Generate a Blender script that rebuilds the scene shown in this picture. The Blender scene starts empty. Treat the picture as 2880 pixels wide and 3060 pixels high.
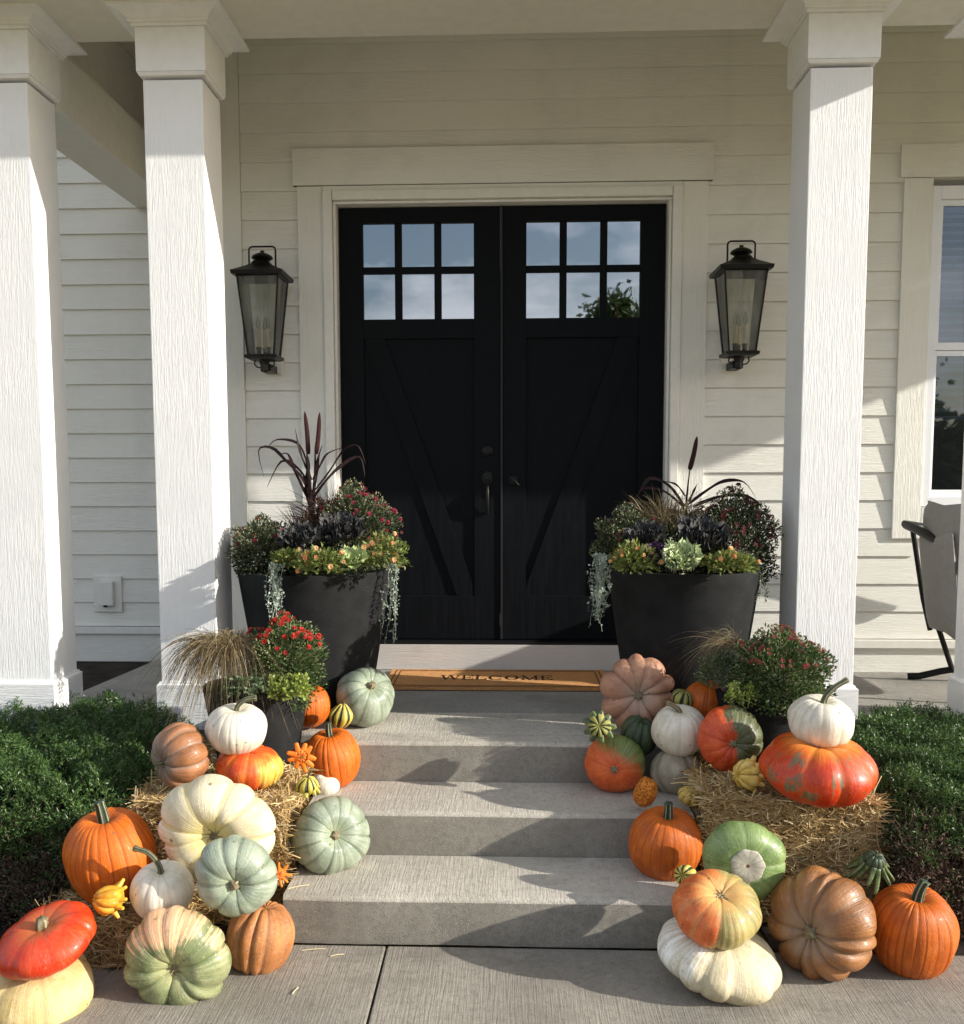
import bpy, bmesh, math, random
import numpy as np
from mathutils import Vector, Matrix, Quaternion
random.seed(7); rng = np.random.default_rng(7)
scn = bpy.context.scene
COL = scn.collection
R = math.radians

# ------------------------------------------------------------------ camera
cam_d = bpy.data.cameras.new('camera'); cam = bpy.data.objects.new('camera', cam_d); COL.objects.link(cam)
yaw, pitch, roll = 0.0384, 0.0882, -0.0024
fw = Vector((-math.sin(yaw)*math.cos(pitch), math.cos(yaw)*math.cos(pitch), -math.sin(pitch)))
rt = Vector((math.cos(yaw), math.sin(yaw), 0)); up = rt.cross(fw)
r2 = rt*math.cos(roll)+up*math.sin(roll); u2 = up*math.cos(roll)-rt*math.sin(roll)
M = Matrix((r2, u2, -fw)).transposed().to_4x4(); M.translation = (0.0351, -5.4281, 1.1099)
cam.matrix_world = M
cam_d.sensor_fit = 'HORIZONTAL'; cam_d.sensor_width = 36; cam_d.lens = 36*2865.16/2880
cam_d.shift_x = (1440-1405.97)/2880; cam_d.shift_y = (1675.15-1530)/2880
cam_d.clip_start = 0.05; cam_d.clip_end = 2000
scn.camera = cam

# ------------------------------------------------------------------ sky, sun, exposure
TO_SUN = Vector((1.0, -0.25, 0.395)).normalized()
EL = math.asin(TO_SUN.z); AZ = math.atan2(TO_SUN.x, TO_SUN.y)
w = bpy.data.worlds.new('World'); scn.world = w; w.use_nodes = True
nt = w.node_tree; nt.nodes.clear()
out = nt.nodes.new('ShaderNodeOutputWorld'); bg = nt.nodes.new('ShaderNodeBackground')
sky = nt.nodes.new('ShaderNodeTexSky'); sky.sky_type = 'NISHITA'; sky.sun_disc = False
sky.sun_elevation = EL; sky.sun_rotation = AZ; sky.air_density = 1.0; sky.dust_density = 2.0; sky.ozone_density = 1.0
tc = nt.nodes.new('ShaderNodeTexCoord'); mp = nt.nodes.new('ShaderNodeMapping'); mp.inputs['Scale'].default_value = (1, 1, 2.6)
nz = nt.nodes.new('ShaderNodeTexNoise'); nz.inputs['Scale'].default_value = 4.6; nz.inputs['Detail'].default_value = 7; nz.inputs['Roughness'].default_value = .55
cr = nt.nodes.new('ShaderNodeValToRGB'); cr.color_ramp.elements[0].position = .40; cr.color_ramp.elements[1].position = .60
mx = nt.nodes.new('ShaderNodeMix'); mx.data_type = 'RGBA'; mx.inputs[7].default_value = (7.6, 8.0, 8.9, 1)
ml = nt.nodes.new('ShaderNodeMath'); ml.operation = 'MULTIPLY'; ml.inputs[1].default_value = .8
nt.links.new(tc.outputs['Generated'], mp.inputs[0]); nt.links.new(mp.outputs[0], nz.inputs['Vector'])
nt.links.new(nz.outputs['Fac'], cr.inputs[0]); nt.links.new(cr.outputs[0], ml.inputs[0]); nt.links.new(ml.outputs[0], mx.inputs[0])
nt.links.new(sky.outputs[0], mx.inputs[6]); nt.links.new(mx.outputs[2], bg.inputs[0]); nt.links.new(bg.outputs[0], out.inputs[0])
bg.inputs[1].default_value = 0.103
sd = bpy.data.lights.new('sun', 'SUN'); so = bpy.data.objects.new('sun', sd); COL.objects.link(so)
sd.energy = 4.5; sd.angle = R(.53); sd.color = (1.0, .95, .86)
so.rotation_euler = TO_SUN.to_track_quat('Z', 'Y').to_euler(); so.location = TO_SUN*30
scn.view_settings.view_transform = 'Standard'; scn.view_settings.look = 'None'
scn.view_settings.gamma = 1; scn.view_settings.use_curve_mapping = False
scn.view_settings.exposure = 0.62

# ------------------------------------------------------------------ object helpers
GROUPS = {'pumpkin': 'pumpkins piled beside the steps', 'gourd': 'gourds tucked among the pumpkins', 'hay bale': 'hay bales flanking the steps', 'kale': 'ornamental kales in the large planters',
          'viola': 'peach violas in the large planters', 'mum plant': 'mums in the planters', 'straw': 'loose straws on the concrete', 'planter': 'charcoal planters by the door',
          'trailing plant': 'trailing plants over the planter rims', 'millet': 'purple millets in the large planters', 'bronze grass': 'bronze grasses in the small planters', 'fountain grass': 'purple fountain grasses in the large planters'}
def tag(o, label=None, cat=None, group=None, kind=None):
    group = group or GROUPS.get(cat)
    if label: o['label'] = label
    if cat: o['category'] = cat
    if group: o['group'] = group
    if kind or cat: o['kind'] = kind or 'thing'
    return o
def empty(name, loc=(0, 0, 0), rot=(0, 0, 0)):
    o = bpy.data.objects.new(name, None); COL.objects.link(o); o.location = loc; o.rotation_euler = rot
    o.empty_display_size = .05
    return o
def link(name, me, parent=None, mat=None):
    o = bpy.data.objects.new(name, me); COL.objects.link(o)
    if mat is not None and not me.materials: me.materials.append(mat)
    if parent is not None:
        o.parent = parent
    return o
class MB:
    def __init__(s): s.v = []; s.f = []; s.a = []
    def add(s, vs, fs, av=None):
        n = len(s.v); s.v.extend([tuple(q) for q in vs]); s.f.extend([tuple(i+n for i in q) for q in fs])
        s.a.extend(av if av is not None else [0.0]*len(vs)); return s
    def box(s, x0, x1, y0, y1, z0, z1):
        v = [(x0, y0, z0), (x1, y0, z0), (x1, y1, z0), (x0, y1, z0), (x0, y0, z1), (x1, y0, z1), (x1, y1, z1), (x0, y1, z1)]
        return s.add(v, [(0, 3, 2, 1), (4, 5, 6, 7), (0, 1, 5, 4), (1, 2, 6, 5), (2, 3, 7, 6), (3, 0, 4, 7)])
    def loft(s, rings, cap=True):
        """rings: list of lists of points, same count"""
        n = len(rings[0]); v = [q for r in rings for q in r]; f = []
        for i in range(len(rings)-1):
            for j in range(n):
                k = (j+1) % n; f.append((i*n+j, i*n+k, (i+1)*n+k, (i+1)*n+j))
        if cap: f.append(tuple(reversed(range(n)))); f.append(tuple((len(rings)-1)*n+j for j in range(n)))
        return s.add(v, f)
    def tube(s, pts, rad, n=8, ridge=0, nr=5, cap=True, flat=1.0):
        pts = [Vector(q) for q in pts]; m = len(pts)
        if not hasattr(rad, '__len__'): rad = [rad]*m
        t0 = (pts[1]-pts[0]).normalized(); a = t0.orthogonal().normalized(); rings = []; att = []
        for i, q in enumerate(pts):
            t = (pts[min(i+1, m-1)]-pts[max(i-1, 0)]).normalized()
            a = (a-t*a.dot(t)).normalized(); b = t.cross(a)
            for j in range(n):
                ph = 2*math.pi*j/n; c = math.cos(ph*nr); rr = rad[i]*(1+ridge*c)
                rings.append(q+a*math.cos(ph)*rr+b*math.sin(ph)*rr*flat); att.append(max(0, c) if ridge else 0)
        f = []
        for i in range(m-1):
            for j in range(n):
                k = (j+1) % n; f.append((i*n+j, i*n+k, (i+1)*n+k, (i+1)*n+j))
        if cap: f.append(tuple(reversed(range(n)))); f.append(tuple((m-1)*n+j for j in range(n)))
        return s.add(rings, f, att)
    def lathe(s, prof, n=32, c=(0, 0, 0)):
        rings = [[(c[0]+r*math.cos(2*math.pi*j/n), c[1]+r*math.sin(2*math.pi*j/n), c[2]+z) for j in range(n)] for r, z in prof]
        return s.loft(rings, cap=True)
    def mesh(s, name, mat=None, smooth=False, bevel=0, attr=False):
        me = bpy.data.meshes.new(name); me.from_pydata(s.v, [], s.f); me.update()
        if len(me.polygons) < 9000:
            bm = bmesh.new(); bm.from_mesh(me); bmesh.ops.recalc_face_normals(bm, faces=bm.faces); bm.to_mesh(me); bm.free()
        if attr:
            at = me.attributes.new('rg', 'FLOAT', 'POINT'); at.data.foreach_set('value', s.a)
        if smooth: me.polygons.foreach_set('use_smooth', [True]*len(me.polygons))
        if bevel:
            bm = bmesh.new(); bm.from_mesh(me)
            es = [e for e in bm.edges if e.is_manifold and e.calc_face_angle(0) > .5]
            bmesh.ops.bevel(bm, geom=es, offset=bevel, segments=2, profile=.7, affect='EDGES', clamp_overlap=True)
            bm.to_mesh(me); bm.free()
        if mat: me.materials.append(mat)
        return me
    def build(s, name, mat, parent=None, smooth=False, bevel=0, attr=False):
        return link(name, s.mesh(name, mat, smooth, bevel, attr), parent)
def autosmooth(me, ang=35):
    me.polygons.foreach_set('use_smooth', [True]*len(me.polygons))
    try: me.set_sharp_from_angle(angle=R(ang))
    except Exception: pass

# ------------------------------------------------------------------ material helpers
class NT:
    def __init__(s, name):
        s.m = bpy.data.materials.new(name); s.m.use_nodes = True; s.t = s.m.node_tree; s.b = s.t.nodes['Principled BSDF']
        s.out = s.t.nodes['Material Output']
        s.obj = s.n('ShaderNodeTexCoord').outputs['Object']
    def n(s, k, **kw):
        q = s.t.nodes.new(k)
        for a, b in kw.items(): setattr(q, a, b)
        return q
    def l(s, a, b): s.t.links.new(a, b)
    def mapping(s, sc=(1, 1, 1), src=None, rot=(0, 0, 0)):
        q = s.n('ShaderNodeMapping'); q.inputs['Scale'].default_value = sc; q.inputs['Rotation'].default_value = rot
        s.l(src or s.obj, q.inputs[0]); return q.outputs[0]
    def noise(s, scale, detail=4, rough=.55, vec=None, dist=0):
        q = s.n('ShaderNodeTexNoise'); q.inputs['Scale'].default_value = scale; q.inputs['Detail'].default_value = detail
        q.inputs['Roughness'].default_value = rough; q.inputs['Distortion'].default_value = dist
        s.l(vec or s.obj, q.inputs['Vector']); return q.outputs['Fac']
    def voro(s, scale, vec=None, feat='F1'):
        q = s.n('ShaderNodeTexVoronoi'); q.inputs['Scale'].default_value = scale; q.feature = feat
        s.l(vec or s.obj, q.inputs['Vector']); return q.outputs['Distance']
    def ramp(s, v, a, b, c0=0., c1=1.):
        q = s.n('ShaderNodeMapRange', clamp=True); q.interpolation_type = 'SMOOTHSTEP'
        q.inputs[1].default_value = a; q.inputs[2].default_value = b; q.inputs[3].default_value = c0; q.inputs[4].default_value = c1
        s.l(v, q.inputs[0]); return q.outputs[0]
    def math(s, op, a, b=None):
        q = s.n('ShaderNodeMath', operation=op)
        for i, v in enumerate((a, b)):
            if v is None: continue
            if isinstance(v, (int, float)): q.inputs[i].default_value = v
            else: s.l(v, q.inputs[i])
        return q.outputs[0]
    def mix(s, fac, a, b):
        q = s.n('ShaderNodeMix', data_type='RGBA')
        for i, v in ((0, fac), (6, a), (7, b)):
            if isinstance(v, (int, float)): q.inputs[i].default_value = v
            elif isinstance(v, tuple): q.inputs[i].default_value = (*v[:3], 1)
            else: s.l(v, q.inputs[i])
        return q.outputs[2]
    def attr(s, name, out='Fac'):
        q = s.n('ShaderNodeAttribute', attribute_name=name); return q.outputs[out]
    def rnd(s): return s.n('ShaderNodeObjectInfo').outputs['Random']
    def color(s, c):
        if isinstance(c, tuple): s.b.inputs['Base Color'].default_value = (*c[:3], 1)
        else: s.l(c, s.b.inputs['Base Color'])
    def rough(s, r, spec=None):
        if isinstance(r, (int, float)): s.b.inputs['Roughness'].default_value = r
        else: s.l(r, s.b.inputs['Roughness'])
        if spec is not None: s.b.inputs['Specular IOR Level'].default_value = spec
    def bump(s, h, strength=.3, dist=.002, prev=None):
        q = s.n('ShaderNodeBump'); q.inputs['Strength'].default_value = strength; q.inputs['Distance'].default_value = dist
        s.l(h, q.inputs['Height'])
        if prev is not None: s.l(prev, q.inputs['Normal'])
        s.l(q.outputs[0], s.b.inputs['Normal']); return q.outputs[0]

def grain_paint(name, col, axis='Z', depth=.0022, rough=.55, str_=.8, dirt=.06):
    """white paint over embossed wood grain; axis = direction of the grain"""
    m = NT(name)
    oi = m.n('ShaderNodeObjectInfo'); add = m.n('ShaderNodeVectorMath', operation='ADD'); sc = m.n('ShaderNodeVectorMath', operation='SCALE')
    cx = m.n('ShaderNodeCombineXYZ'); 
    for i in range(3): m.l(oi.outputs['Random'], cx.inputs[i])
    m.l(cx.outputs[0], sc.inputs[0]); sc.inputs['Scale'].default_value = 37.
    m.l(m.obj, add.inputs[0]); m.l(sc.outputs[0], add.inputs[1]); src = add.outputs[0]
    s = {'Z': (1, 1, .055), 'X': (.055, 1, 1)}[axis]
    v = m.mapping(s, src)
    big = m.noise(9, 2, .5, v)
    q = m.n('ShaderNodeTexNoise'); q.inputs['Scale'].default_value = 240; q.inputs['Detail'].default_value = 4; q.inputs['Distortion'].default_value = .9
    m.l(v, q.inputs['Vector']); fine = q.outputs['Fac']
    rings = m.math('SINE', m.math('MULTIPLY', big, 95.))
    h = m.math('ADD', m.math('MULTIPLY', m.ramp(fine, .38, .62), .8), m.math('MULTIPLY', rings, .16))
    patch = m.ramp(m.noise(3.0, 2, .5, src), .35, .62, .45, 1.)
    h = m.math('MULTIPLY', h, patch)
    b1 = m.bump(h, str_, depth)
    m.bump(m.noise(420, 2, .6), .15, .0006, b1)
    d = m.noise(5, 5, .65)
    m.color(m.mix(m.ramp(d, .45, .75, 0, dirt*3), col, tuple(c*.72 for c in col)))
    m.rough(rough, .35)
    return m.m
def plain(name, col, rough=.5, spec=.5, bump=0, bs=60, var=.1, metal=0):
    m = NT(name); n = m.noise(bs*.12+2, 4)
    m.color(m.mix(m.ramp(n, .3, .7), tuple(c*(1-var) for c in col), tuple(min(1, c*(1+var)) for c in col)))
    m.rough(rough, spec); m.b.inputs['Metallic'].default_value = metal
    if bump: m.bump(m.noise(bs, 4), .4, bump)
    return m.m

PAINT = (.83, .815, .745)
M = {}
M['shaft'] = grain_paint('grain_painted_column', (.85, .85, .84), 'Z', .0009, .6, 1.0, .06)
M['siding'] = grain_paint('painted_lap_siding', PAINT, 'X', .0018, .6, .7, .08)
M['trimv'] = grain_paint('painted_trim_board', PAINT, 'Z', .0022, .6, .7, .06)
M['trimx'] = grain_paint('painted_header_board', PAINT, 'X', .0018, .6, .7, .08)
M['smooth'] = plain('smooth_cream_paint', (.79, .77, .71), .5, .4, .0004, 160, .03)
M['colsmooth'] = plain('smooth_white_paint', (.84, .84, .83), .5, .4, .0004, 160, .03)
M['ceil'] = plain('ceiling_paint', (.74, .72, .63), .6, .3, .0003, 120, .03)
M['win'] = plain('white_vinyl_window', (.82, .83, .85), .35, .5, 0, 60, .02)
def door_mat():
    m = NT('black_stained_door'); v = m.mapping((1, 1, .05)); n = m.noise(70, 4, .6, v)
    m.color(m.mix(m.ramp(n, .35, .65), (.0022, .003, .0042), (.0045, .0056, .0072))); m.rough(m.ramp(n, .3, .7, .55, .68), .12)
    m.bump(n, .35, .0008); return m.m
M['door'] = door_mat()
M['iron'] = plain('dark_bronze_metal', (.018, .017, .016), .42, .5, .0003, 90, .3, .6)
M['blackmetal'] = plain('black_powder_coat', (.006, .006, .0065), .5, .25, 0, 60, .1)
M['cord'] = plain('silver_candle', (.62, .52, .36), .6)
def glass(name, tint=(.03, .035, .04), refl=.3, alpha=.0):
    m = NT(name); gl = m.n('ShaderNodeBsdfGlossy'); gl.inputs['Roughness'].default_value = .015
    tr = m.n('ShaderNodeBsdfTransparent'); tr.inputs[0].default_value = (*tint, 1)
    fr = m.n('ShaderNodeFresnel'); fr.inputs[0].default_value = 1.5
    f = m.math('ADD', m.math('MULTIPLY', fr.outputs[0], .9), refl)
    ms = m.n('ShaderNodeMixShader'); m.l(f, ms.inputs[0]); m.l(tr.outputs[0], ms.inputs[1]); m.l(gl.outputs[0], ms.inputs[2])
    bp = m.n('ShaderNodeBump'); bp.inputs['Strength'].default_value = .12; bp.inputs['Distance'].default_value = .003; m.l(m.noise(4.5, 2), bp.inputs['Height'])
    m.l(bp.outputs[0], gl.inputs['Normal'])
    m.l(ms.outputs[0], m.out.inputs[0]); return m.m
M['doorglass'] = glass('door_pane_glass', (.25, .27, .28), .55)
M['winglass'] = glass('window_pane_glass', (.6, .65, .7), .12)
def smoky():
    m = NT('dusty_lantern_glass'); tr = m.n('ShaderNodeBsdfTransparent'); tr.inputs[0].default_value = (.94, .95, .93, 1)
    df = m.n('ShaderNodeBsdfDiffuse'); df.inputs[0].default_value = (.50, .49, .44, 1); gl = m.n('ShaderNodeBsdfGlossy'); gl.inputs['Roughness'].default_value = .08
    v = m.mapping((1, 1, .12)); n = m.noise(30, 4, .6, v); a = m.n('ShaderNodeMixShader'); m.l(m.ramp(n, .35, .72, .05, .24), a.inputs[0]); m.l(tr.outputs[0], a.inputs[1]); m.l(df.outputs[0], a.inputs[2])
    b = m.n('ShaderNodeMixShader'); fr = m.n('ShaderNodeFresnel'); fr.inputs[0].default_value = 1.45; m.l(fr.outputs[0], b.inputs[0]); m.l(a.outputs[0], b.inputs[1]); m.l(gl.outputs[0], b.inputs[2]); m.l(b.outputs[0], m.out.inputs[0]); return m.m
M['lampglass'] = smoky()
def concrete(name, c0=(.27, .25, .215), c1=(.38, .355, .31), brush=None, dark=.0):
    m = NT(name)
    n1 = m.noise(2.2, 6, .6); n2 = m.noise(38, 5, .7); n3 = m.noise(260, 2, .6)
    c = m.mix(m.ramp(n1, .3, .7), c0, c1)
    c = m.mix(m.ramp(n2, .42, .72, 0, .5), c, tuple(q*.62 for q in c0))
    c = m.mix(m.ramp(n3, .56, .68, 0, .5), c, tuple(min(1, q*1.5) for q in c1))
    c = m.mix(m.ramp(n3, .42, .33, 0, .55), c, tuple(q*.45 for q in c0))
    m.color(c); m.rough(.88, .25)
    st_ = m.noise(1.3, 5, .7, m.mapping((1, 2.2, 3))); c = m.mix(m.ramp(st_, .50, .66, 0, .38), c, tuple(q*.55 for q in c0)); st2 = m.noise(4.5, 6, .75, dist=1.2); c = m.mix(m.ramp(st2, .56, .66, 0, .35), c, tuple(min(1, q*1.2) for q in c1)); m.color(c)
    b1 = m.bump(m.math('ADD', m.math('MULTIPLY', n2, .6), m.math('MULTIPLY', n3, .55)), .7, .0035)
    if brush:
        bn = m.noise(150, 2, .5, m.mapping(brush)); m.bump(bn, .9, .0028, b1)
    return m.m
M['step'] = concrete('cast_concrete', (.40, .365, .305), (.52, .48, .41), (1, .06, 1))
M['riser'] = concrete('shade_toned_concrete', (.205, .187, .157), (.275, .253, .213))  # browner concrete, with the risers' weaker sun painted into the darker tone
M['walk'] = concrete('broom_finished_concrete', (.225, .203, .17), (.335, .305, .255), (1, .04, 1))
M['porchfloor'] = concrete('porch_concrete', (.28, .27, .245), (.37, .35, .31), (1, .06, 1))
M['mulch'] = plain('dark_mulch', (.035, .026, .02), .9, .2, .012, 30, .5)
M['lawn'] = plain('lawn_turf', (.19, .158, .045), .9, .2, .01, 40, .3)
M['drive'] = plain('driveway_concrete', (.275, .225, .135), .9, .2, .001, 40, .12)

# =================================================================== SETTING
def struct(name, mb, mat, parent=None, **k):
    o = mb.build(name, mat, parent, **k)
    if parent is None: o['kind'] = 'structure'
    return o
GZ = -.5055                                                       # ground level in front of the steps
struct('lawn_ground', MB().box(-400, 400, -400, 400, GZ-.6, GZ-.03), M['lawn'])
struct('driveway', MB().box(-14, 30, -40, -6.2, GZ-.2, GZ-.012), M['drive'])
struct('mulch_bed', MB().box(-7, -.9, -2.75, .72, GZ-.2, GZ-.008), M['mulch'])
struct('mulch_bed', MB().box(.95, 7, -2.3, -1.0, GZ-.2, GZ-.008), M['mulch'])
struct('side_bed_soil', MB().box(-7, -2.16, -1.02, .69, -.4, -.105), M['mulch'])
# walkway: separate broom finished slabs with tooled joints
wk = empty('walkway', (0, 0, GZ)); wk['kind'] = 'structure'
M['joint'] = plain('dirt_in_joint', (.05, .045, .038), .95, .1, .002, 80, .3)
struct('walkway_bed', MB().box(-2.4, 3.2, -6.2, -2.27, GZ-.2, GZ-.012), M['joint'])
xs = [(-2.4, -.383), (-.375, 1.605), (1.613, 3.2)]; ys = [(-3.78, -2.262), (-5.0, -3.79), (-6.2, -5.01)]
for x0, x1 in xs:
    for y0, y1 in ys:
        if x0 < -2 and y1 > -3: x0b = -1.75
        else: x0b = x0
        MB().box(x0b, x1, y0, y1, -.1, 0).build('slab', M['walk'], wk, bevel=.006)
# porch slab
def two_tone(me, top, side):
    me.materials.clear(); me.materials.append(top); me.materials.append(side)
    for p in me.polygons: p.material_index = 0 if p.normal.z > .35 else 1  # upward faces take the lighter tone, side faces the shade-toned one
pf = MB()
pv = [(-2.21, -1.0), (3.9, -1.0), (3.9, .68), (-2.06, .68)]
pf.add([(x, y, -.5) for x, y in pv]+[(x, y, 0) for x, y in pv], [(3, 2, 1, 0), (4, 5, 6, 7), (0, 1, 5, 4), (1, 2, 6, 5), (2, 3, 7, 6), (3, 0, 4, 7)])
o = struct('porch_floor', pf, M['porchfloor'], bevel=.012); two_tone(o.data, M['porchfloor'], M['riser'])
# steps
st = empty('front_steps', (0, -1.9, GZ)); tag(st, 'three broad grey concrete steps leading up to the black double door', 'steps')
def step_mesh(x0, x1, y0, y1, z0, z1, seed):
    """slightly uneven cast block with a rounded nosing"""
    rg = random.Random(seed); n = 46; mb = MB(); prof = []
    prof = [(y1, z0), (y0, z0), (y0, z1-.016), (y0+.0035, z1-.007), (y0+.009, z1-.0025), (y0+.018, z1), (y1, z1)]
    rings = []
    for i in range(n+1):
        x = x0+(x1-x0)*i/n
        dy = .0022*math.sin(x*9+seed)+rg.uniform(-.0012, .0012); dz = .0012*math.sin(x*5+seed*2)
        rings.append([(x, y+(dy if y < y1-.01 else 0), z+(dz if z > z0+.01 and y < y1-.01 else 0)) for y, z in prof])
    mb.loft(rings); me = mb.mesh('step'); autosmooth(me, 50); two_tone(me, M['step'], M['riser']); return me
for k, (y0, y1, z0, z1, hw) in enumerate([(-1.506, -1.362, GZ, 0, .74), (-1.879, -1.51, GZ, -.1685, .74), (-2.251, -1.883, GZ, -.337, .74), (-1.36, -1.004, GZ, 0, 1.255)]):
    me = step_mesh(-hw, hw, y0, y1, z0, z1, k+1)
    me.transform(Matrix.Translation((0, 1.9, -GZ)))
    link('step', me, st)
bpy.context.view_layer.update()

# =================================================================== HOUSE
house = empty('house_front', (0, 0, 0)); tag(house, 'cream painted lap sided house front behind the porch columns', 'house')
Z0, P = .192, .1555
rs = random.Random(5)
def siding(x0, x1, y, z, h=P):
    L = x1-x0; n = max(2, int(L/.35)); rings = []
    j = rs.uniform(-.0008, .0008)
    for i in range(n+1):
        x = x0+L*i/n; q = rs.uniform(-.0003, .0003)+j
        rings.append([(x-x0, -.0145, q), (x-x0, -.0015, h+.012), (x-x0, .006, h+.012), (x-x0, .006, q+.016), (x-x0, -.0062, q+.016), (x-x0, -.0070, q)])
    o = MB().loft(rings).build('siding_board', M['siding'], house); o.location = (x0, y, z); return o
for k in range(22):
    z = Z0+P*k; zt = z+P
    if zt <= 2.95:
        siding(-1.441, -1.0, 0, z)
        if zt < .77: siding(1.0, 3.9, 0, z)
        elif zt < 2.95: siding(1.0, 2.3, 0, z); siding(3.35, 3.9, 0, z)
    else: siding(-1.441, 3.9, 0, z)
# recessed wall at the left
for k in range(22):
    siding(-6.0, -1.585, .70, .138+.1562*k)
def hpart(name, mat, *b, bevel=.002):
    x0, x1, y0, y1, z0, z1 = b
    o = MB().box(0, x1-x0, 0, y1-y0, 0, z1-z0).build(name, mat, house, bevel=bevel); o.location = (x0, y0, z0); return o
hpart('sheathing', M['smooth'], -1.57, -.935, .012, .12, 0, 3.6)
hpart('sheathing', M['smooth'], .935, 2.32, .012, .12, 0, 3.6)
hpart('sheathing', M['smooth'], -.935, .935, .012, .12, 2.622, 3.6)
hpart('sheathing', M['smooth'], 2.32, 3.9, .012, .12, 2.7, 3.6)
hpart('sheathing', M['smooth'], 2.32, 3.9, .012, .12, 0, .9)
hpart('sheathing', M['smooth'], -6, -1.58, .712, .8, -.4, 3.6)
hpart('return_wall', M['smooth'], -1.575, -1.50, .125, .70, -.3, 3.6)
hpart('corner_board', M['trimv'], -1.582, -1.443, -.024, .05, -.1, 3.59)
hpart('skirt_board', M['trimx'], 1.13, 3.9, -.02, .011, 0.001, .142)
hpart('drip_ledge', M['smooth'], 1.13, 3.9, -.048, .011, .144, .188)
hpart('skirt_board', M['trimx'], -1.441, -1.13, -.02, .011, 0.001, .142)
hpart('drip_ledge', M['smooth'], -1.441, -1.13, -.048, .011, .144, .188)
hpart('skirt_board', M['trimx'], -6, -1.6, .68, .711, -.096, .088)
hpart('drip_ledge', M['smooth'], -6, -1.6, .655, .711, .091, .133)
hpart('foundation', M['riser'], -6, -1.6, .70, .9, -.5, -.098)
# door surround
dpart = hpart
for s in (-1, 1):
    a, b = sorted((s*.987, s*1.125)); dpart('door_casing', M['trimv'], a, b, -.024, .03, .0, 2.699)
    a, b = sorted((s*.932, s*.985)); dpart('brick_mould', M['smooth'], a, b, -.040, .03, .162, 2.675, bevel=.008)
    a, b = sorted((s*.915, s*.930)); dpart('door_jamb', M['smooth'], a, b, -.012, .12, .165, 2.605)
dpart('header_board', M['trimx'], -1.147, 1.147, -.036, .03, 2.703, 2.898)
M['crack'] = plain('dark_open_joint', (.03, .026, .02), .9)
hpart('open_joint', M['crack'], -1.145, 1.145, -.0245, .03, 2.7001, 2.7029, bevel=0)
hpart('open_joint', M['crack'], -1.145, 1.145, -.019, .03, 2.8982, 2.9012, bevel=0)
dpart('brick_mould', M['smooth'], -.930, .930, -.040, .03, 2.622, 2.675, bevel=.008)
dpart('door_casing', M['trimx'], -.985, .985, -.024, .03, 2.677, 2.70)
dpart('door_jamb', M['smooth'], -.93, .93, -.012, .12, 2.6065, 2.620)
M['kick'] = grain_paint('painted_kick_board', (.62, .585, .55), 'X', .0016, .6, .6, .1)
hpart('kick_board', M['kick'], -1.12, 1.12, -.02, .03, .003, .149)
M['interior'] = plain('dark_interior', (.02, .018, .016), .9)
hpart('interior_wall', M['interior'], -1.5, 1.5, 1.6, 1.7, -.2, 3.2)
hpart('interior_wall', M['interior'], 1.55, 3.9, 1.2, 1.3, -.2, 3.2)
hpart('interior_floor', M['interior'], -1.5, 3.9, .13, 1.6, -.2, .10)

# =================================================================== FRONT DOOR
door = empty('front_door', (0, .057, .1635)); tag(door, 'black double front door with glazed panes and diagonal braces', 'door')
MB().box(-.915, .915, -.075, .06, -.0145, 0).build('threshold', M['blackmetal'], door, bevel=.004)
H = 2.438
def leaf(s):
    mb = MB(); y0, y1 = 0, .045
    # panes: x edges mirrored by s (left leaf s=-1)
    px = [(-.7775, -.599), (-.558, -.3766), (-.336, -.154)] if s < 0 else [(.14, .325), (.365, .55), (.59, .772)]
    rows = [(1.990-.1635, 2.241-.1635), (2.280-.1635, 2.519-.1635)]
    x0, x1 = (-.909, -.008) if s < 0 else (.008, .909)
    a, b = px[0][0], px[2][1]
    mb.box(x0, a, y0, y1, .006, H); mb.box(b, x1, y0, y1, .006, H)
    mb.box(a, b, y0, y1, rows[1][1], H); mb.box(a, b, y0, y1, 1.882-.1635, rows[0][0]); mb.box(a, b, y0, y1, .006, .42-.1635)
    me = mb.mesh('door_leaf', M['door'], bevel=.003); lf = link('door_leaf', me, door)
    zb, zt = rows[0][0], rows[1][1]
    MB().box(a, b, y0+.008, y1-.006, rows[0][1], rows[1][0]).build('muntin', M['door'], lf, bevel=.004)
    for i in range(2):
        MB().box(px[i][1], px[i+1][0], y0+.006, y1-.008, zb, zt).build('muntin', M['door'], lf, bevel=.004)
    for (c, d) in px:
        for (e, f) in rows:
            MB().box(c-.004, d+.004, .020, .026, e-.004, f+.004).build('pane', M['doorglass'], lf)
    MB().box(a-.003, b+.003, .017, .04, .42-.17, 1.89-.1635).build('panel', M['door'], lf)
    # brace, from top outer corner to bottom inner corner
    z0_, z1_ = .42-.1635, 1.882-.1635; wd = .118
    if s < 0: q = [(a+.004, z1_), (a+.12, z1_), (b-.002, z0_+.05), (b-.002, z0_), (b-.10, z0_)]
    else: q = [(b-.004, z1_), (b-.12, z1_), (a+.002, z0_+.05), (a+.002, z0_), (a+.10, z0_)]
    n = len(q); v = [(x, .004, z) for x, z in q]+[(x, .0168, z) for x, z in q]
    f = [tuple(range(n)), tuple(range(2*n-1, n-1, -1))]+[(i, i+n, (i+1) % n+n, (i+1) % n) for i in range(n)]
    br = MB().add(v, f).build('brace', M['door'], lf)
    bm = bmesh.new(); bm.from_mesh(br.data); bmesh.ops.recalc_face_normals(bm, faces=bm.faces); bm.to_mesh(br.data); bm.free()
    return lf
lfL, lfR = leaf(-1), leaf(1)
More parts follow.
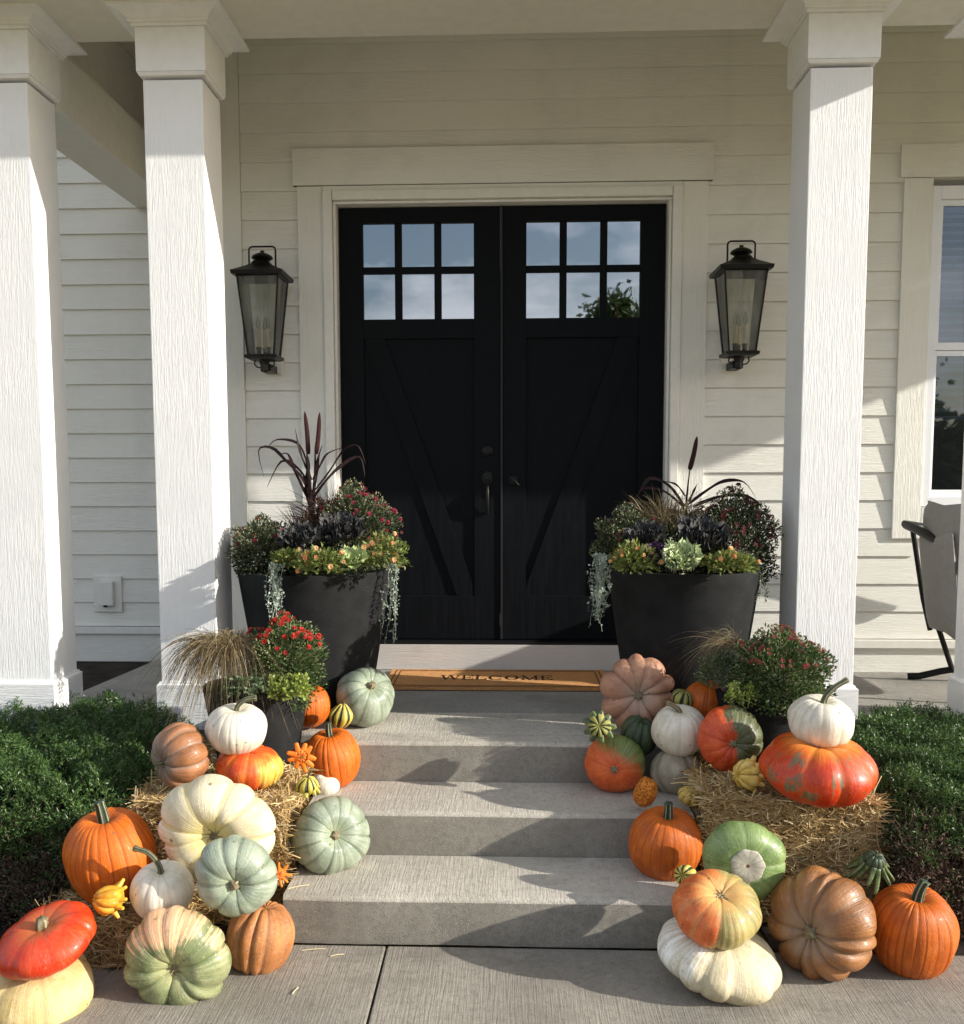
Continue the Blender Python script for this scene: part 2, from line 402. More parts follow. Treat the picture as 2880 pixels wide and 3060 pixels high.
o = MB().box(-.004, .008, -.010, .0, .006, H).build('astragal', plain('worn_black_astragal', (.006, .006, .006), .6), door, bevel=.003)
# hardware on the left leaf
kb = MB(); kb.lathe([(.0, 0), (.031, 0), (.031, .006), (.026, .010), (.017, .012), (.017, .026), (.0, .028)], 24)
hk = kb.mesh('deadbolt', M['blackmetal']); autosmooth(hk); hk.transform(Matrix.Rotation(R(90), 4, 'X'))
d1 = link('deadbolt', hk, lfL); d1.location = (-.079, 0, 1.25-.1635)
kb = MB(); ring = []
for k, y in ((1, 0), (1, -.005), (.85, -.010), (.5, -.012)):
    ring.append([(.018*1.7*k*math.cos(t*math.pi/14), y, .043*k*math.sin(t*math.pi/14)) for t in range(28)])
kb.loft(ring); kb.tube([(0, -.008, .0), (0, -.035, .004)], .010, 12); kb.tube([(0, -.010, -.040), (0, -.024, -.05), (0, -.032, -.085), (0, -.030, -.13), (0, -.02, -.175), (0, -.006, -.20)], [.009, .010, .012, .011, .009, .008], 12)
kb.lathe([(0, 0), (.02, 0), (.02, .006), (0, .008)], 20)
hm = kb.mesh('handle', M['blackmetal']); autosmooth(hm)
d2 = link('handle', hm, lfL); d2.location = (-.079, 0, 1.095-.1635)
kb = MB(); kb.tube([(0, 0, -.0), (0, -.012, 0)], [.03, .026], 20); kb.tube([(0, -.01, 0), (0, -.04, 0), (.012, -.042, -.012), (.03, -.042, -.03)], [.009, .01, .010, .007], 12)
hm = kb.mesh('lever_handle', M['blackmetal']); autosmooth(hm); d3 = link('lever_handle', hm, lfR); d3.location = (.068, 0, 1.085-.1635)

# =================================================================== COLUMNS
YC, W = -1.213, .257
def crown_rings(h, prof):
    return [[(-h-o, -h-o, z), (h+o, -h-o, z), (h+o, h+o, z), (-h-o, h+o, z)] for o, z in prof]
def column(x, label):
    c = empty('porch_column', (x, YC+W/2, 0)); tag(c, label, 'column', 'square white porch columns')
    h = W/2
    # shaft: four faces with slightly eased corners
    MB().box(-h, h, -h, h, .186, 2.80).build('shaft', M['shaft'], c, bevel=.004)
    MB().loft(crown_rings(h, [(.021, 2.829), (.021, 3.009), (.006, 3.0095), (.006, 2.829)])).build('neck_block', M['colsmooth'], c, bevel=.002)
    MB().loft(crown_rings(h, [(.001, 2.812), (.012, 2.815), (.019, 2.828), (.001, 2.8285)])).build('neck_trim', M['colsmooth'], c)
    pr = [(.022, 3.0095), (.033, 3.0095), (.035, 3.016), (.033, 3.022), (.036, 3.0225), (.044, 3.024), (.046, 3.031), (.044, 3.0335), (.048, 3.038), (.056, 3.047), (.072, 3.056), (.094, 3.0615), (.104, 3.063), (.110, 3.0635), (.112, 3.0738), (.02, 3.0738)]
    pr = [(o*1.0, z) for o, z in pr]
    MB().loft(crown_rings(h, pr)).build('crown_moulding', M['colsmooth'], c)
    MB().loft(crown_rings(h, [(.018, -.03), (.018, .152), (.018, .160), (.0, .1602)])).build('base_block', M['shaft2'], c, bevel=.0015)
    MB().loft(crown_rings(h, [(.018, .1615), (.018, .174), (.010, .178), (.008, .1862), (.001, .1865)])).build('base_trim', M['colsmooth'], c)
    MB().box(-h-.01, h+.01, -h-.01, h+.01, GZ, -.031).build('footing', M['riser'], c)
    return c
M['shaft2'] = grain_paint('grain_painted_plinth', (.85, .85, .84), 'X', .0025, .6, .7, .05)
column(-1.398, 'square white porch column just left of the black door, right of the far left one')
column(1.427, 'square white porch column right of the black door with strongly sunlit grain')
column(-2.161, 'leftmost square white porch column standing behind the green hedge')
column(2.235, 'rightmost square white porch column, cut off by the right picture edge')

# =================================================================== PORCH ROOF
pr_ = empty('porch_roof', (0, -.8, 3.075)); tag(pr_, 'cream painted porch roof with flat soffit and boarded ceiling', 'roof')
def rpart(name, mat, x0, x1, y0, y1, z0, z1, bevel=.003):
    o = MB().box(0, x1-x0, 0, y1-y0, 0, z1-z0).build(name, mat, pr_, bevel=bevel); o.location = (x0, y0+.8, z0-3.075); return o
rpart('soffit', M['ceil'], -2.44, 2.44, -1.56, -.953, 3.0745, 3.599)
rpart('soffit', M['ceil'], 2.442, 6.0, -1.25, -.953, 3.0745, 3.599)
rpart('fascia', M['smooth'], -2.46, 2.46, -1.58, -1.562, 3.062, 3.60)
y = -.951; i = 0
while y < .695:
    y1 = min(y+.088, .70); z = 3.60
    if y < -.04: rpart('ceiling_board', M['ceil'], -2.44, 6.0, y, y1-.002, z, z+.012, bevel=.001)
    else: rpart('ceiling_board', M['ceil'], -2.44, -1.584, y, y1-.004, z, z+.012, bevel=.002)
    y = y1
rpart('roof_deck', M['ceil'], -2.44, 6.0, -1.58, .9, 3.62, 3.68)
rpart('end_gable', M['smooth'], 6.002, 6.02, -1.25, .0, 3.0745, 3.6)
# side beam running back from the far left column
rpart('side_beam', M['smooth'], -2.289, -2.032, -.95, .679, 2.79, 3.07)
rpart('side_beam', M['smooth'], -2.27, -2.05, -.95, .679, 3.072, 3.10)
rpart('side_panel', M['smooth'], -2.26, -2.20, -.95, .679, 3.102, 3.598)

# =================================================================== WINDOW
win = empty('window', (2.78, 0, .76)); tag(win, 'white framed sash window with horizontal blinds behind a patio chair', 'window')
def wpart(name, mat, x0, x1, y0, y1, z0, z1, parent=None, bevel=.003):
    return MB().box(x0-2.78, x1-2.78, y0, y1, z0-.76, z1-.76).build(name, mat, parent or win, bevel=bevel)
wpart('casing', M['trimv'], 2.168, 2.322, -.026, .012, .757, 2.698)
wpart('casing', M['trimv'], 3.24, 3.39, -.026, .012, .757, 2.698)
wpart('header_board', M['trimx'], 2.145, 3.41, -.030, .012, 2.702, 2.875)
wpart('sill_board', M['trimx'], 2.324, 3.238, -.026, .012, .757, .930)
for b in ((2.326, 2.371), (3.19, 3.236)): wpart('window_frame', M['win'], b[0], b[1], -.016, .06, .934, 2.66)
wpart('window_frame', M['win'], 2.3715, 3.1895, -.016, .06, 2.59, 2.66); wpart('window_frame', M['win'], 2.3715, 3.1895, -.016, .06, .934, .985)
for (z0, z1, yy) in ((1.79, 2.589, .004), (.986, 1.788, .014)):
    mb = MB()
    mb.box(2.372-2.78, 2.392-2.78, yy, yy+.03, z0-.76, z1-.76); mb.box(3.168-2.78, 3.189-2.78, yy, yy+.03, z0-.76, z1-.76)
    mb.box(2.392-2.78, 3.168-2.78, yy, yy+.03, z0-.76, z0-.76+.04); mb.box(2.392-2.78, 3.168-2.78, yy, yy+.03, z1-.76-.03, z1-.76)
    sh = mb.build('sash', M['win'], win, bevel=.002)
    MB().box(2.39-2.78, 3.17-2.78, yy+.010, yy+.015, z0-.76+.037, z1-.76-.027).build('pane', M['winglass'], sh)
M['blind'] = plain('white_blind_slat', (.62, .64, .66), .6)
bl = MB().box(2.39-2.78, 3.17-2.78, .085, .12, 2.55-.76, 2.59-.76).build('blind', M['blind'], win)
bpy.context.view_layer.update()
sl = MB(); rr_ = [(-.022, -.004), (-.008, .0012), (.008, .0012), (.022, -.004)]
sl.loft([[(x, y, z) for y, z in rr_]+[(x, y, z-.0025) for y, z in reversed(rr_)] for x in (2.395-2.78, 3.165-2.78)])
slm = sl.mesh('slat', M['blind']); slm.transform(Matrix.Rotation(R(28), 4, 'X'))
for k in range(26):
    s_ = link('slat', slm, bl); s_.location = (0, .10, 2.53-.76-.044*k)

# =================================================================== WALL COVER (outlet) on the recessed wall
oc = empty('outlet_cover', (-2.565, .69, .35)); tag(oc, 'cream weatherproof outlet cover on the recessed siding at left', 'outlet')
MB().box(-.093, .093, -.016, .0, -.118, .118).build('mounting_block', M['smooth'], oc, bevel=.004)
MB().box(-.047, .047, -.050, -.018, -.075, .085).build('hinged_cover', M['smooth'], oc, bevel=.010)
MB().box(-.012, .012, -.056, -.05, -.083, -.070).build('latch', M['iron'], oc)

# =================================================================== LANTERNS
def lantern(x, label):
    L = empty('wall_lantern', (x, -.03, 1.76)); tag(L, label, 'lantern', 'black wall lanterns flanking the door')
    cy = -.185                         # centre of the body in front of the wall
    tw, bw, zt = .112, .072, .44       # half widths, body height
    def rect(h, z, o=0): return [(-h-o, cy-h-o, z), (h+o, cy-h-o, z), (h+o, cy+h+o, z), (-h-o, cy+h+o, z)]
    MB().loft([rect(bw, -.028, .0), rect(bw, -.022, .016), rect(bw, -.006, .018), rect(bw, 0, .002)]).build('base_plate', M['iron'], L)
    for sx, sy in ((-1, -1), (1, -1), (1, 1), (-1, 1)):
        MB().tube([(sx*bw, cy+sy*bw, 0), (sx*tw, cy+sy*tw, zt)], .0062, 4).build('frame_bar', M['iron'], L)
    MB().loft([rect(tw, zt-.002, .002), rect(tw, zt+.004, .008), rect(tw, zt+.006, .026), rect(tw, zt+.026, .030), rect(tw, zt+.034, .014), rect(.078, zt+.062), rect(.052, zt+.080), rect(.040, zt+.100)]).build('lamp_roof', M['iron'], L)
    mb = MB(); mb.lathe([(.026, zt+.10), (.040, zt+.108), (.060, zt+.120), (.052, zt+.134), (.030, zt+.146), (.012, zt+.150), (.011, zt+.163), (.0, zt+.165)], 20, (0, cy, 0))
    o = mb.build('lamp_cap', M['iron'], L); autosmooth(o.data)
    hp = [(-.074, cy, zt+.055), (-.074, cy, zt+.168), (-.070, cy, zt+.180), (-.058, cy, zt+.187), (.058, cy, zt+.187), (.070, cy, zt+.180), (.074, cy, zt+.168), (.074, cy, zt+.055)]
    MB().tube(hp, .0052, 8).build('top_loop', M['iron'], L)
    for ang in range(4):
        m4 = Matrix.Translation((0, cy, 0)) @ Matrix.Rotation(ang*math.pi/2, 4, 'Z')
        v = [m4 @ Vector(q) for q in ((-bw+.004, -bw+.001, .002), (bw-.004, -bw+.001, .002), (tw-.005, -tw+.001, zt-.004), (-tw+.005, -tw+.001, zt-.004))]
        n_ = (v[1]-v[0]).cross(v[3]-v[0]).normalized()*.003
        q = [p for p in v]+[p-n_ for p in v]
        MB().add(q, [(0, 1, 2, 3), (7, 6, 5, 4), (0, 4, 5, 1), (1, 5, 6, 2), (2, 6, 7, 3), (3, 7, 4, 0)]).build('glass_pane', M['lampglass'], L)
    for dx, dy in ((-.026, -.015), (.026, -.015), (0, .03)):
        MB().tube([(dx, cy+dy, .0), (dx, cy+dy, .035), (dx, cy+dy, .045)], [.012, .014, .017], 12).build('socket', M['iron'], L)
        o = MB().tube([(dx, cy+dy, .046), (dx, cy+dy, .15)], .0125, 14).build('candle', M['cord'], L); autosmooth(o.data)
        o = MB().lathe([(.006, .151), (.011, .165), (.014, .18), (.009, .205), (.002, .228), (0, .229)], 12, (dx, cy+dy, 0)).build('bulb', M['lampglass'], L); autosmooth(o.data)
    o = MB().lathe([(.0, -.100), (.014, -.098), (.022, -.088), (.024, -.055), (.032, -.030), (0, -.029)], 4, (0, cy, 0)).build('finial', M['iron'], L)
    for s in (-1, 1): MB().tube([(s*.052, cy, -.028), (s*.056, cy, -.05), (s*.045, cy, -.066), (s*.020, cy, -.072)], .0042, 8).build('scroll', M['iron'], L)
    MB().box(-.03, .03, cy+.02, -.012, -.09, -.045).build('arm', M['iron'], L, bevel=.006)
    L.scale = (.97, 1, .915)
    MB().box(-.058, .058, -.013, .006, -.085, .20).build('back_plate', M['smooth'], L, bevel=.003)
    return L
lantern(-1.278, 'dark bronze glass wall lantern on the siding left of the black door')
lantern(1.262, 'dark bronze glass wall lantern on the siding right of the black door')

# =================================================================== DOORMAT
def mat_coir():
    m = NT('coir_fibre'); n = m.noise(500, 2, .7); n2 = m.noise(14, 4)
    c = m.mix(m.ramp(n, .35, .65), (.46, .205, .07), (.90, .48, .20)); c = m.mix(m.ramp(n2, .4, .7, 0, .25), c, (.48, .26, .12)); m.color(c)
    m.rough(.95, .1); m.bump(n, 1, .005); return m.m
M['coir'] = mat_coir(); M['ink'] = plain('black_mat_print', (.018, .014, .012), .95, .1, .002, 300, .3)
mt = empty('doormat', (-.02, -.30, 0)); tag(mt, 'tan coir welcome doormat with black lettering before the door', 'doormat')
MB().box(-.598, .598, -.248, .233, .0008, .004).build('backing', M['ink'], mt, bevel=.001)
nx, ny = 96, 40; v = []; f = []
for i in range(nx+1):
    for j in range(ny+1):
        v.append((-.597+1.194*i/nx, -.247+.479*j/ny, .0165+random.uniform(-.0008, .0008)))
for i in range(nx):
    for j in range(ny): a = i*(ny+1)+j; f.append((a, a+ny+1, a+ny+2, a+1))
mb = MB().add(v, f); n0 = len(mb.v)
bd = [(-.597, -.247), (.597, -.247), (.597, .232), (-.597, .232)]
mb.add([(x, y, .0042) for x, y in bd]+[(x, y, .0162) for x, y in bd], [(0, 1, 5, 4), (1, 2, 6, 5), (2, 3, 7, 6), (3, 0, 4, 7)])
mb.build('coir_pile', M['coir'], mt)
def flat(polys, z=.0182, th=.001):
    mb = MB()
    for q in polys:
        n = len(q); vv = [(x, y, z-th) for x, y in q]+[(x, y, z) for x, y in q]
        mb.add(vv, [tuple(range(n-1, -1, -1)), tuple(range(n, 2*n))]+[(i, (i+1) % n, (i+1) % n+n, i+n) for i in range(n)])
    return mb
def rect(x0, x1, y0, y1): return [(x0, y0), (x1, y0), (x1, y1), (x0, y1)]
for k, ins in enumerate((.028, .052)):
    X, Ya, Yb, t = .597-ins, -.247+ins, .232-ins, .0042
    flat([rect(-X, X, Ya, Ya+t), rect(-X, X, Yb-t, Yb), rect(-X, -X+t, Ya+t, Yb-t), rect(X-t, X, Ya+t, Yb-t)]).build('border_line', M['ink'], mt)
def letter(ch):
    s, t, H_, sf = .0125, .0055, .115, .011            # thick, thin, height, serif
    if ch == 'E': return .075, [rect(.006, .006+s, 0, H_), rect(.0, .072, 0, t), rect(.0, .072, H_-t, H_), rect(.022, .05, H_/2-t/2, H_/2+t/2), rect(.064, .072, t, .030), rect(.064, .072, H_-.030, H_-t), rect(.046, .053, H_/2-.016, H_/2+.016)]
    if ch == 'L': return .072, [rect(.006, .006+s, 0, H_), rect(-.004, .032, H_-t, H_), rect(-.004, .07, 0, t), rect(.062, .07, t, .036)]
    if ch in 'OC':
        n = 28; a, b = .044, .058; qs = []
        for i in range(n):
            t0, t1 = 2*math.pi*i/n, 2*math.pi*(i+1)/n
            if ch == 'C' and (t0 < .55 or t1 > 2*math.pi-.55): continue
            w0 = .0045+.012*abs(math.cos(t0)); w1 = .0045+.012*abs(math.cos(t1))
            qs.append([(a*1.05+a*math.cos(t0), H_/2+b*math.sin(t0)), (a*1.05+a*math.cos(t1), H_/2+b*math.sin(t1)), (a*1.05+(a-w1)*math.cos(t1), H_/2+(b-w1*.6)*math.sin(t1)), (a*1.05+(a-w0)*math.cos(t0), H_/2+(b-w0*.6)*math.sin(t0))])
        if ch == 'C': qs += [rect(.076, .084, H_-.040, H_-.006), rect(.076, .084, .006, .028)]
        return .094, qs
    def dg(x0, x1, w_): return [(x0, H_), (x1, 0), (x1+w_, 0), (x0+w_, H_)]
    if ch == 'W': return .135, [dg(.008, .034, s), dg(.066, .040, t), dg(.062, .090, s), dg(.122, .096, t), rect(-.004, .036, H_-t, H_), rect(.05, .086, H_-t, H_), rect(.108, .138, H_-t, H_)]
    if ch == 'M': return .118, [rect(.012, .012+t, 0, H_), rect(.092, .092+s, 0, H_), dg(.012, .050, s), [(.092, H_), (.098, H_), (.062, 0), (.055, 0)], rect(0, .032, 0, t), rect(.080, .118, 0, t), rect(0, .022, H_-t, H_), rect(.094, .118, H_-t, H_)]
xw = 0; seq = []
for ch in 'WELCOME':
    wd, qs = letter(ch); seq.append((ch, xw, qs)); xw += wd+.012
for ch, x, qs in seq:
    sc_ = .62/xw
    flat([[((px_+x-xw/2)*sc_, py_*.95-.045) for px_, py_ in q] for q in qs]).build('letter', M['ink'], mt)

# =================================================================== ARMCHAIR behind the right columns
M['cush'] = plain('light_grey_cushion_fabric', (.30, .29, .275), .95, .1, .0015, 300, .05)
M['pipe'] = plain('dark_piping', (.10, .10, .10), .9)
M['sling'] = plain('grey_sling_fabric', (.16, .165, .17), .8, .2, .001, 300, .1)
ch = empty('patio_armchair', (2.62, -.55, 0)); tag(ch, 'black framed patio armchair with light grey cushions under the window', 'armchair')
def cpart(pts, r, name, mat=None, n=10, flat=1.0):
    o = MB().tube([(x-2.62, y+.55, z) for x, y, z in pts], r, n, flat=flat).build(name, mat or M['blackmetal'], ch); autosmooth(o.data); return o
cpart([(2.34, -1.02, .60), (2.24, -.86, .68), (2.17, -.62, .775), (2.135, -.40, .835), (2.145, -.27, .845), (2.25, -.21, .83), (2.55, -.20, .72), (2.9, -.21, .64)], .022, 'top_rail', flat=1.3)
cpart([(2.165, -.55, .79), (2.245, -.60, .45), (2.29, -.63, .28)], .013, 'back_leg')
cpart([(2.19, -.24, .83), (2.26, -.24, .45), (2.30, -.25, .28)], .013, 'back_leg')
cpart([(2.215, -.19, .016), (2.27, -.21, .022), (2.37, -.24, .055), (2.46, -.26, .075), (2.7, -.27, .06), (2.95, -.27, .016)], .018, 'sled_runner')
cpart([(2.28, -.80, .016), (2.37, -.80, .04), (2.5, -.80, .06), (2.7, -.80, .06), (2.95, -.80, .016)], .018, 'sled_runner')
cpart([(2.42, -.26, .07), (2.34, -.26, .29), (2.32, -.26, .33)], .014, 'front_leg')
cpart([(2.42, -.80, .07), (2.34, -.78, .29), (2.32, -.75, .33)], .014, 'front_leg')
def pillow(name, c, dims, rot, mat, n=16, puff=.5):
    mb = MB(); v = []; a, b, t = dims
    top = []; bot = []
    for i in range(n+1):
        for j in range(n+1):
            u, w_ = 2*i/n-1, 2*j/n-1
            k = ((1-abs(u)**3.2)*(1-abs(w_)**3.2))
            e = max(0, k)**.45
            sx = 1-.06*(1-abs(w_))*abs(u); sy = 1-.06*(1-abs(u))*abs(w_)
            top.append((a*u*sx, b*w_*sy, t*e+.003*math.sin(7*u+3*w_))); bot.append((a*u*sx, b*w_*sy, -t*e))
    F = []
    N = (n+1)**2
    for i in range(n):
        for j in range(n):
            q = i*(n+1)+j; F.append((q, q+n+1, q+n+2, q+1)); F.append((N+q, N+q+1, N+q+n+2, N+q+n+1))
    mb.add(top+bot, F); me = mb.mesh(name, mat, smooth=True); me.transform(Matrix.Translation(c) @ rot)
    return link(name, me, ch)
rot = Matrix.Rotation(R(-8), 4, 'Z') @ Matrix.Rotation(R(78), 4, 'Y')
pillow('back_cushion', (2.265-2.62, -.56+.55, .71), (.27, .28, .085), rot, M['cush'])
pillow('seat_cushion', (2.66-2.62, 0, .40), (.30, .29, .07), Matrix.Rotation(R(-3), 4, 'Y'), M['cush'])
rot = Matrix.Rotation(R(-8), 4, 'Z') @ Matrix.Rotation(R(83), 4, 'Y')
pillow('sling_back', (2.205-2.62, -.56+.55, .57), (.27, .27, .04), rot, M['cush'])
cpart([(2.165, -.84, .79), (2.195, -.85, .62), (2.225, -.86, .42), (2.24, -.85, .33)], .004, 'piping', M['pipe'])

# =================================================================== PUMPKINS AND GOURDS
def pumpkin_mesh(a, c, n, depth, sharp=.6, dt=.22, db=.12, seed=0, wob=.03, shape=1.0, pear=0., nu=None, twist=0., jr=(.55, 1.45), lump=.012):
    """closed ribbed body. pk = (groove, polar, along), pc = (cos, sin, polar)"""
    rg = random.Random(seed*13+1); nu = nu or max(96, n*10); nv = 44
    # irregular rib boundaries
    wds = [rg.uniform(*jr) for _ in range(n)]; tot = sum(wds); cum = [0]
    for q in wds: cum.append(cum[-1]+q/tot*2*math.pi)
    amp = [rg.uniform(.45, 1.25) for _ in range(n)]; hgt = [rg.uniform(-1, 1) for _ in range(n)]
    p1, p2, p3 = [rg.uniform(0, 6.28) for _ in range(3)]
    th = np.pi*(np.arange(nv+1)/nv); ph = 2*np.pi*np.arange(nu)/nu
    idx = np.clip(np.searchsorted(cum, ph, side='right')-1, 0, n-1)
    cum = np.array(cum); u = (ph-cum[idx])/(cum[idx+1]-cum[idx]); am = np.array(amp)[idx]; hg = np.array(hgt)[idx]
    g = np.sin(np.pi*u)                                   # 0 in the groove, 1 on the rib
    gp = g**sharp
    TH, GP = np.meshgrid(th, gp, indexing='ij'); PH = np.meshgrid(th, ph, indexing='ij')[1]; HG = np.meshgrid(th, hg*gp, indexing='ij')[1]; AM = np.meshgrid(th, am, indexing='ij')[1]
    s = np.sin(TH); rad = np.sign(s)*np.abs(s)**shape
    rib = 1-depth*AM*(1-GP)*(s**.35)
    lob = 1+wob*np.sin(PH+p1)*s+wob*.6*np.sin(2*PH+p2)+wob*.35*np.sin(3*PH+p3+TH*2)+wob*.5*HG
    r = a*rad*rib*lob
    z = c*np.cos(TH)*(1-depth*.55*AM*(1-GP))
    z -= dt*c*np.exp(-(r/(.34*a))**2)*(TH < np.pi/2)
    z += db*c*np.exp(-(r/(.34*a))**2)*(TH > np.pi/2)
    if pear: r = r*(1-pear*np.clip(np.cos(TH), 0, 1)**1.3)
    z += wob*.5*c*np.sin(PH+p3)*s
    nn = np.zeros_like(r)                                     # soft random dents and swellings
    ux, uy, uz = np.cos(PH)*s, np.sin(PH)*s, np.cos(TH)
    for q_ in range(16):
        kx, ky, kz = [rg.gauss(0, 1) for _ in range(3)]; fq = rg.uniform(2.5, 9); ln_ = math.sqrt(kx*kx+ky*ky+kz*kz)
        nn += np.sin((kx*ux+ky*uy+kz*uz)/ln_*fq+rg.uniform(0, 6.28))/fq**.5
    r = r*(1+lump*nn); z = z*(1+lump*.6*nn)
    PH2 = PH+twist*np.cos(TH)
    X, Y = r*np.cos(PH2), r*np.sin(PH2)
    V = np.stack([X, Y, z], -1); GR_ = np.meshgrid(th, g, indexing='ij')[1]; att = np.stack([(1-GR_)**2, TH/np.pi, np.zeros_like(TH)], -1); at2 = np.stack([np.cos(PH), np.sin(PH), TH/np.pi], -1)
    top, bot = V[0].mean(0), V[-1].mean(0)
    body = V[1:-1].reshape(-1, 3); vs = np.vstack([body, top[None], bot[None]])
    A1 = np.vstack([att[1:-1].reshape(-1, 3), [[0, 0, 0]], [[0, 1, 0]]]); A2 = np.vstack([at2[1:-1].reshape(-1, 3), [[0, 0, 0]], [[0, 0, 1]]])
    m = nv-1; f = []
    for i in range(m-1):
        for j in range(nu):
            k = (j+1) % nu; f.append((i*nu+j, (i+1)*nu+j, (i+1)*nu+k, i*nu+k))
    T = m*nu; B = T+1
    for j in range(nu):
        k = (j+1) % nu; f.append((T, j, k)); f.append((B, (m-1)*nu+k, (m-1)*nu+j))
    me = bpy.data.meshes.new('body'); me.from_pydata(vs.tolist(), [], f); me.update()
    me.polygons.foreach_set('use_smooth', [True]*len(me.polygons))
    q = me.attributes.new('pk', 'FLOAT_VECTOR', 'POINT'); q.data.foreach_set('vector', A1.ravel())
    q = me.attributes.new('pc', 'FLOAT_VECTOR', 'POINT'); q.data.foreach_set('vector', A2.ravel())
    return me, float(top[2]), float(bot[2])

def pmat(name, base, base2, groove=None, gam=.6, patch=None, pdir=(1, 0, 0), poff=0., pedge=.12, pnoise=.5, a=.12, speck=0., spcol=(.9, .85, .7), streak=.35, topc=None, tw=.25, botc=None, rough=.42, spec=.5, bump=.5, blot=None, blam=0., coat=0., warts=0., ge=(.25, .95), dirt=.10):
    m = NT(name)
    pk = m.n('ShaderNodeAttribute', attribute_name='pk'); sp = m.n('ShaderNodeSeparateXYZ'); m.l(pk.outputs['Vector'], sp.inputs[0])
    pc = m.n('ShaderNodeAttribute', attribute_name='pc').outputs['Vector']
    g, pol = sp.outputs[0], sp.outputs[1]
    k = .12/a
    st = m.noise(1, 5, .6, m.mapping((14, 14, 1.4), pc)); st2 = m.noise(1, 3, .6, m.mapping((40, 40, 4), pc))
    bl = m.noise(16*k, 5, .6); fine = m.noise(120*k, 4, .7)
    c = m.mix(m.ramp(bl, .36, .64), tuple(q*.90 for q in base), tuple(min(1, q*1.05) for q in base2))
    c = m.mix(m.ramp(m.noise(5*k, 3, .6), .42, .7, 0, .35), c, tuple(q*.80 for q in base))
    c = m.mix(m.math('MULTIPLY', m.ramp(st, .45, .75), streak), c, tuple(min(1, q*1.35+.02) for q in base2))
    c = m.mix(m.math('MULTIPLY', m.ramp(st2, .5, .8), streak*.7), c, tuple(q*.72 for q in base))
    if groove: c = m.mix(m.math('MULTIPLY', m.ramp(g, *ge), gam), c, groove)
    if patch:
        dp = m.n('ShaderNodeVectorMath', operation='DOT_PRODUCT'); m.l(m.obj, dp.inputs[0]); d = Vector(pdir).normalized(); dp.inputs[1].default_value = tuple(d/a)
        nn = m.math('SUBTRACT', m.math('ADD', m.math('MULTIPLY', m.math('SUBTRACT', bl, .5), pnoise*2), m.math('MULTIPLY', m.math('SUBTRACT', st, .5), pnoise*1.4)), poff)
        msk = m.ramp(m.math('ADD', dp.outputs['Value'], nn), -pedge, pedge)
        pc2 = m.mix(m.ramp(st, .35, .68), patch, tuple(min(1, q*1.9+.03) for q in patch))
        c = m.mix(msk, c, pc2)
    if topc: c = m.mix(m.ramp(m.math('ADD', pol, m.math('MULTIPLY', m.math('SUBTRACT', st, .5), .28)), tw, tw*.25, 0, .9), c, topc)
    if botc: c = m.mix(m.ramp(m.math('ADD', pol, m.math('MULTIPLY', m.math('SUBTRACT', st, .5), .28)), 1-tw, 1-tw*.25, 0, .9), c, botc)
    if speck:
        vs_ = m.voro(75*k); c = m.mix(m.ramp(vs_, .28, .16, 0, speck), c, spcol)
        c = m.mix(m.ramp(fine, .60, .70, 0, speck*.7), c, tuple(q*.6 for q in base))
    if blot: c = m.mix(m.ramp(m.noise(9*k, 6, .75, dist=.6), .62-blam, .70-blam*.5, 0, .9), c, blot)
    sc_ = m.noise(1, 3, .55, m.mapping((9, 9, 2.2), pc), dist=2.2); c = m.mix(m.ramp(m.math('ABSOLUTE', m.math('SUBTRACT', sc_, .5)), .008, .002, 0, .45), c, (.42, .30, .16))
    du = m.noise(7*k, 5, .7); c = m.mix(m.ramp(du, .54, .70, 0, dirt), c, (.40, .33, .22)); c = m.mix(m.ramp(m.noise(24*k, 6, .75, dist=.8), .54, .66, 0, .26), c, tuple(q*.6 for q in base))
    c = m.mix(m.ramp(m.voro(20*k), .11, .05, 0, .75), c, (.14, .10, .05))
    m.color(c); m.rough(m.math('ADD', m.ramp(fine, .3, .7, rough-.03, rough+.14), m.ramp(du, .45, .7, 0, .22)), spec*.8); m.b.inputs['Coat Weight'].default_value = coat*.7; m.b.inputs['Coat Roughness'].default_value = .18
    m.b.inputs['Subsurface Weight'].default_value = .06; m.b.inputs['Subsurface Radius'].default_value = (.006, .004, .002); m.b.inputs['Subsurface Scale'].default_value = .5
    h = m.math('ADD', m.math('ADD', m.math('MULTIPLY', st, .5), m.math('MULTIPLY', st2, .45)), m.math('ADD', m.math('MULTIPLY', fine, .45), m.math('MULTIPLY', bl, .7)))
    b1 = m.bump(h, bump, .0052)
    if warts: m.bump(m.ramp(m.voro(42*k), .5, .1), 1, warts, b1)
    return m.m
def stem_mat(name, dark, light):
    m = NT(name); r_ = m.attr('rg'); n = m.noise(90, 4, .6, m.mapping((1, 1, .3)))
    m.color(m.mix(m.math('MULTIPLY', m.ramp(r_, .35, .95), m.ramp(n, .3, .6, .35, 1)), m.mix(n, dark, tuple(q*1.8 for q in dark)), light)); m.rough(.6, .3); m.bump(n, .6, .002); return m.m
M['stem_green'] = stem_mat('green_ridged_stem', (.022, .035, .022), (.36, .36, .22))
M['stem_tan'] = stem_mat('dry_tan_stem', (.13, .105, .06), (.40, .34, .22))
M['stem_olive'] = stem_mat('olive_stem', (.055, .058, .032), (.26, .24, .15))
M['scar'] = plain('corky_scar', (.34, .26, .15), .9, .1, .003, 200, .5)
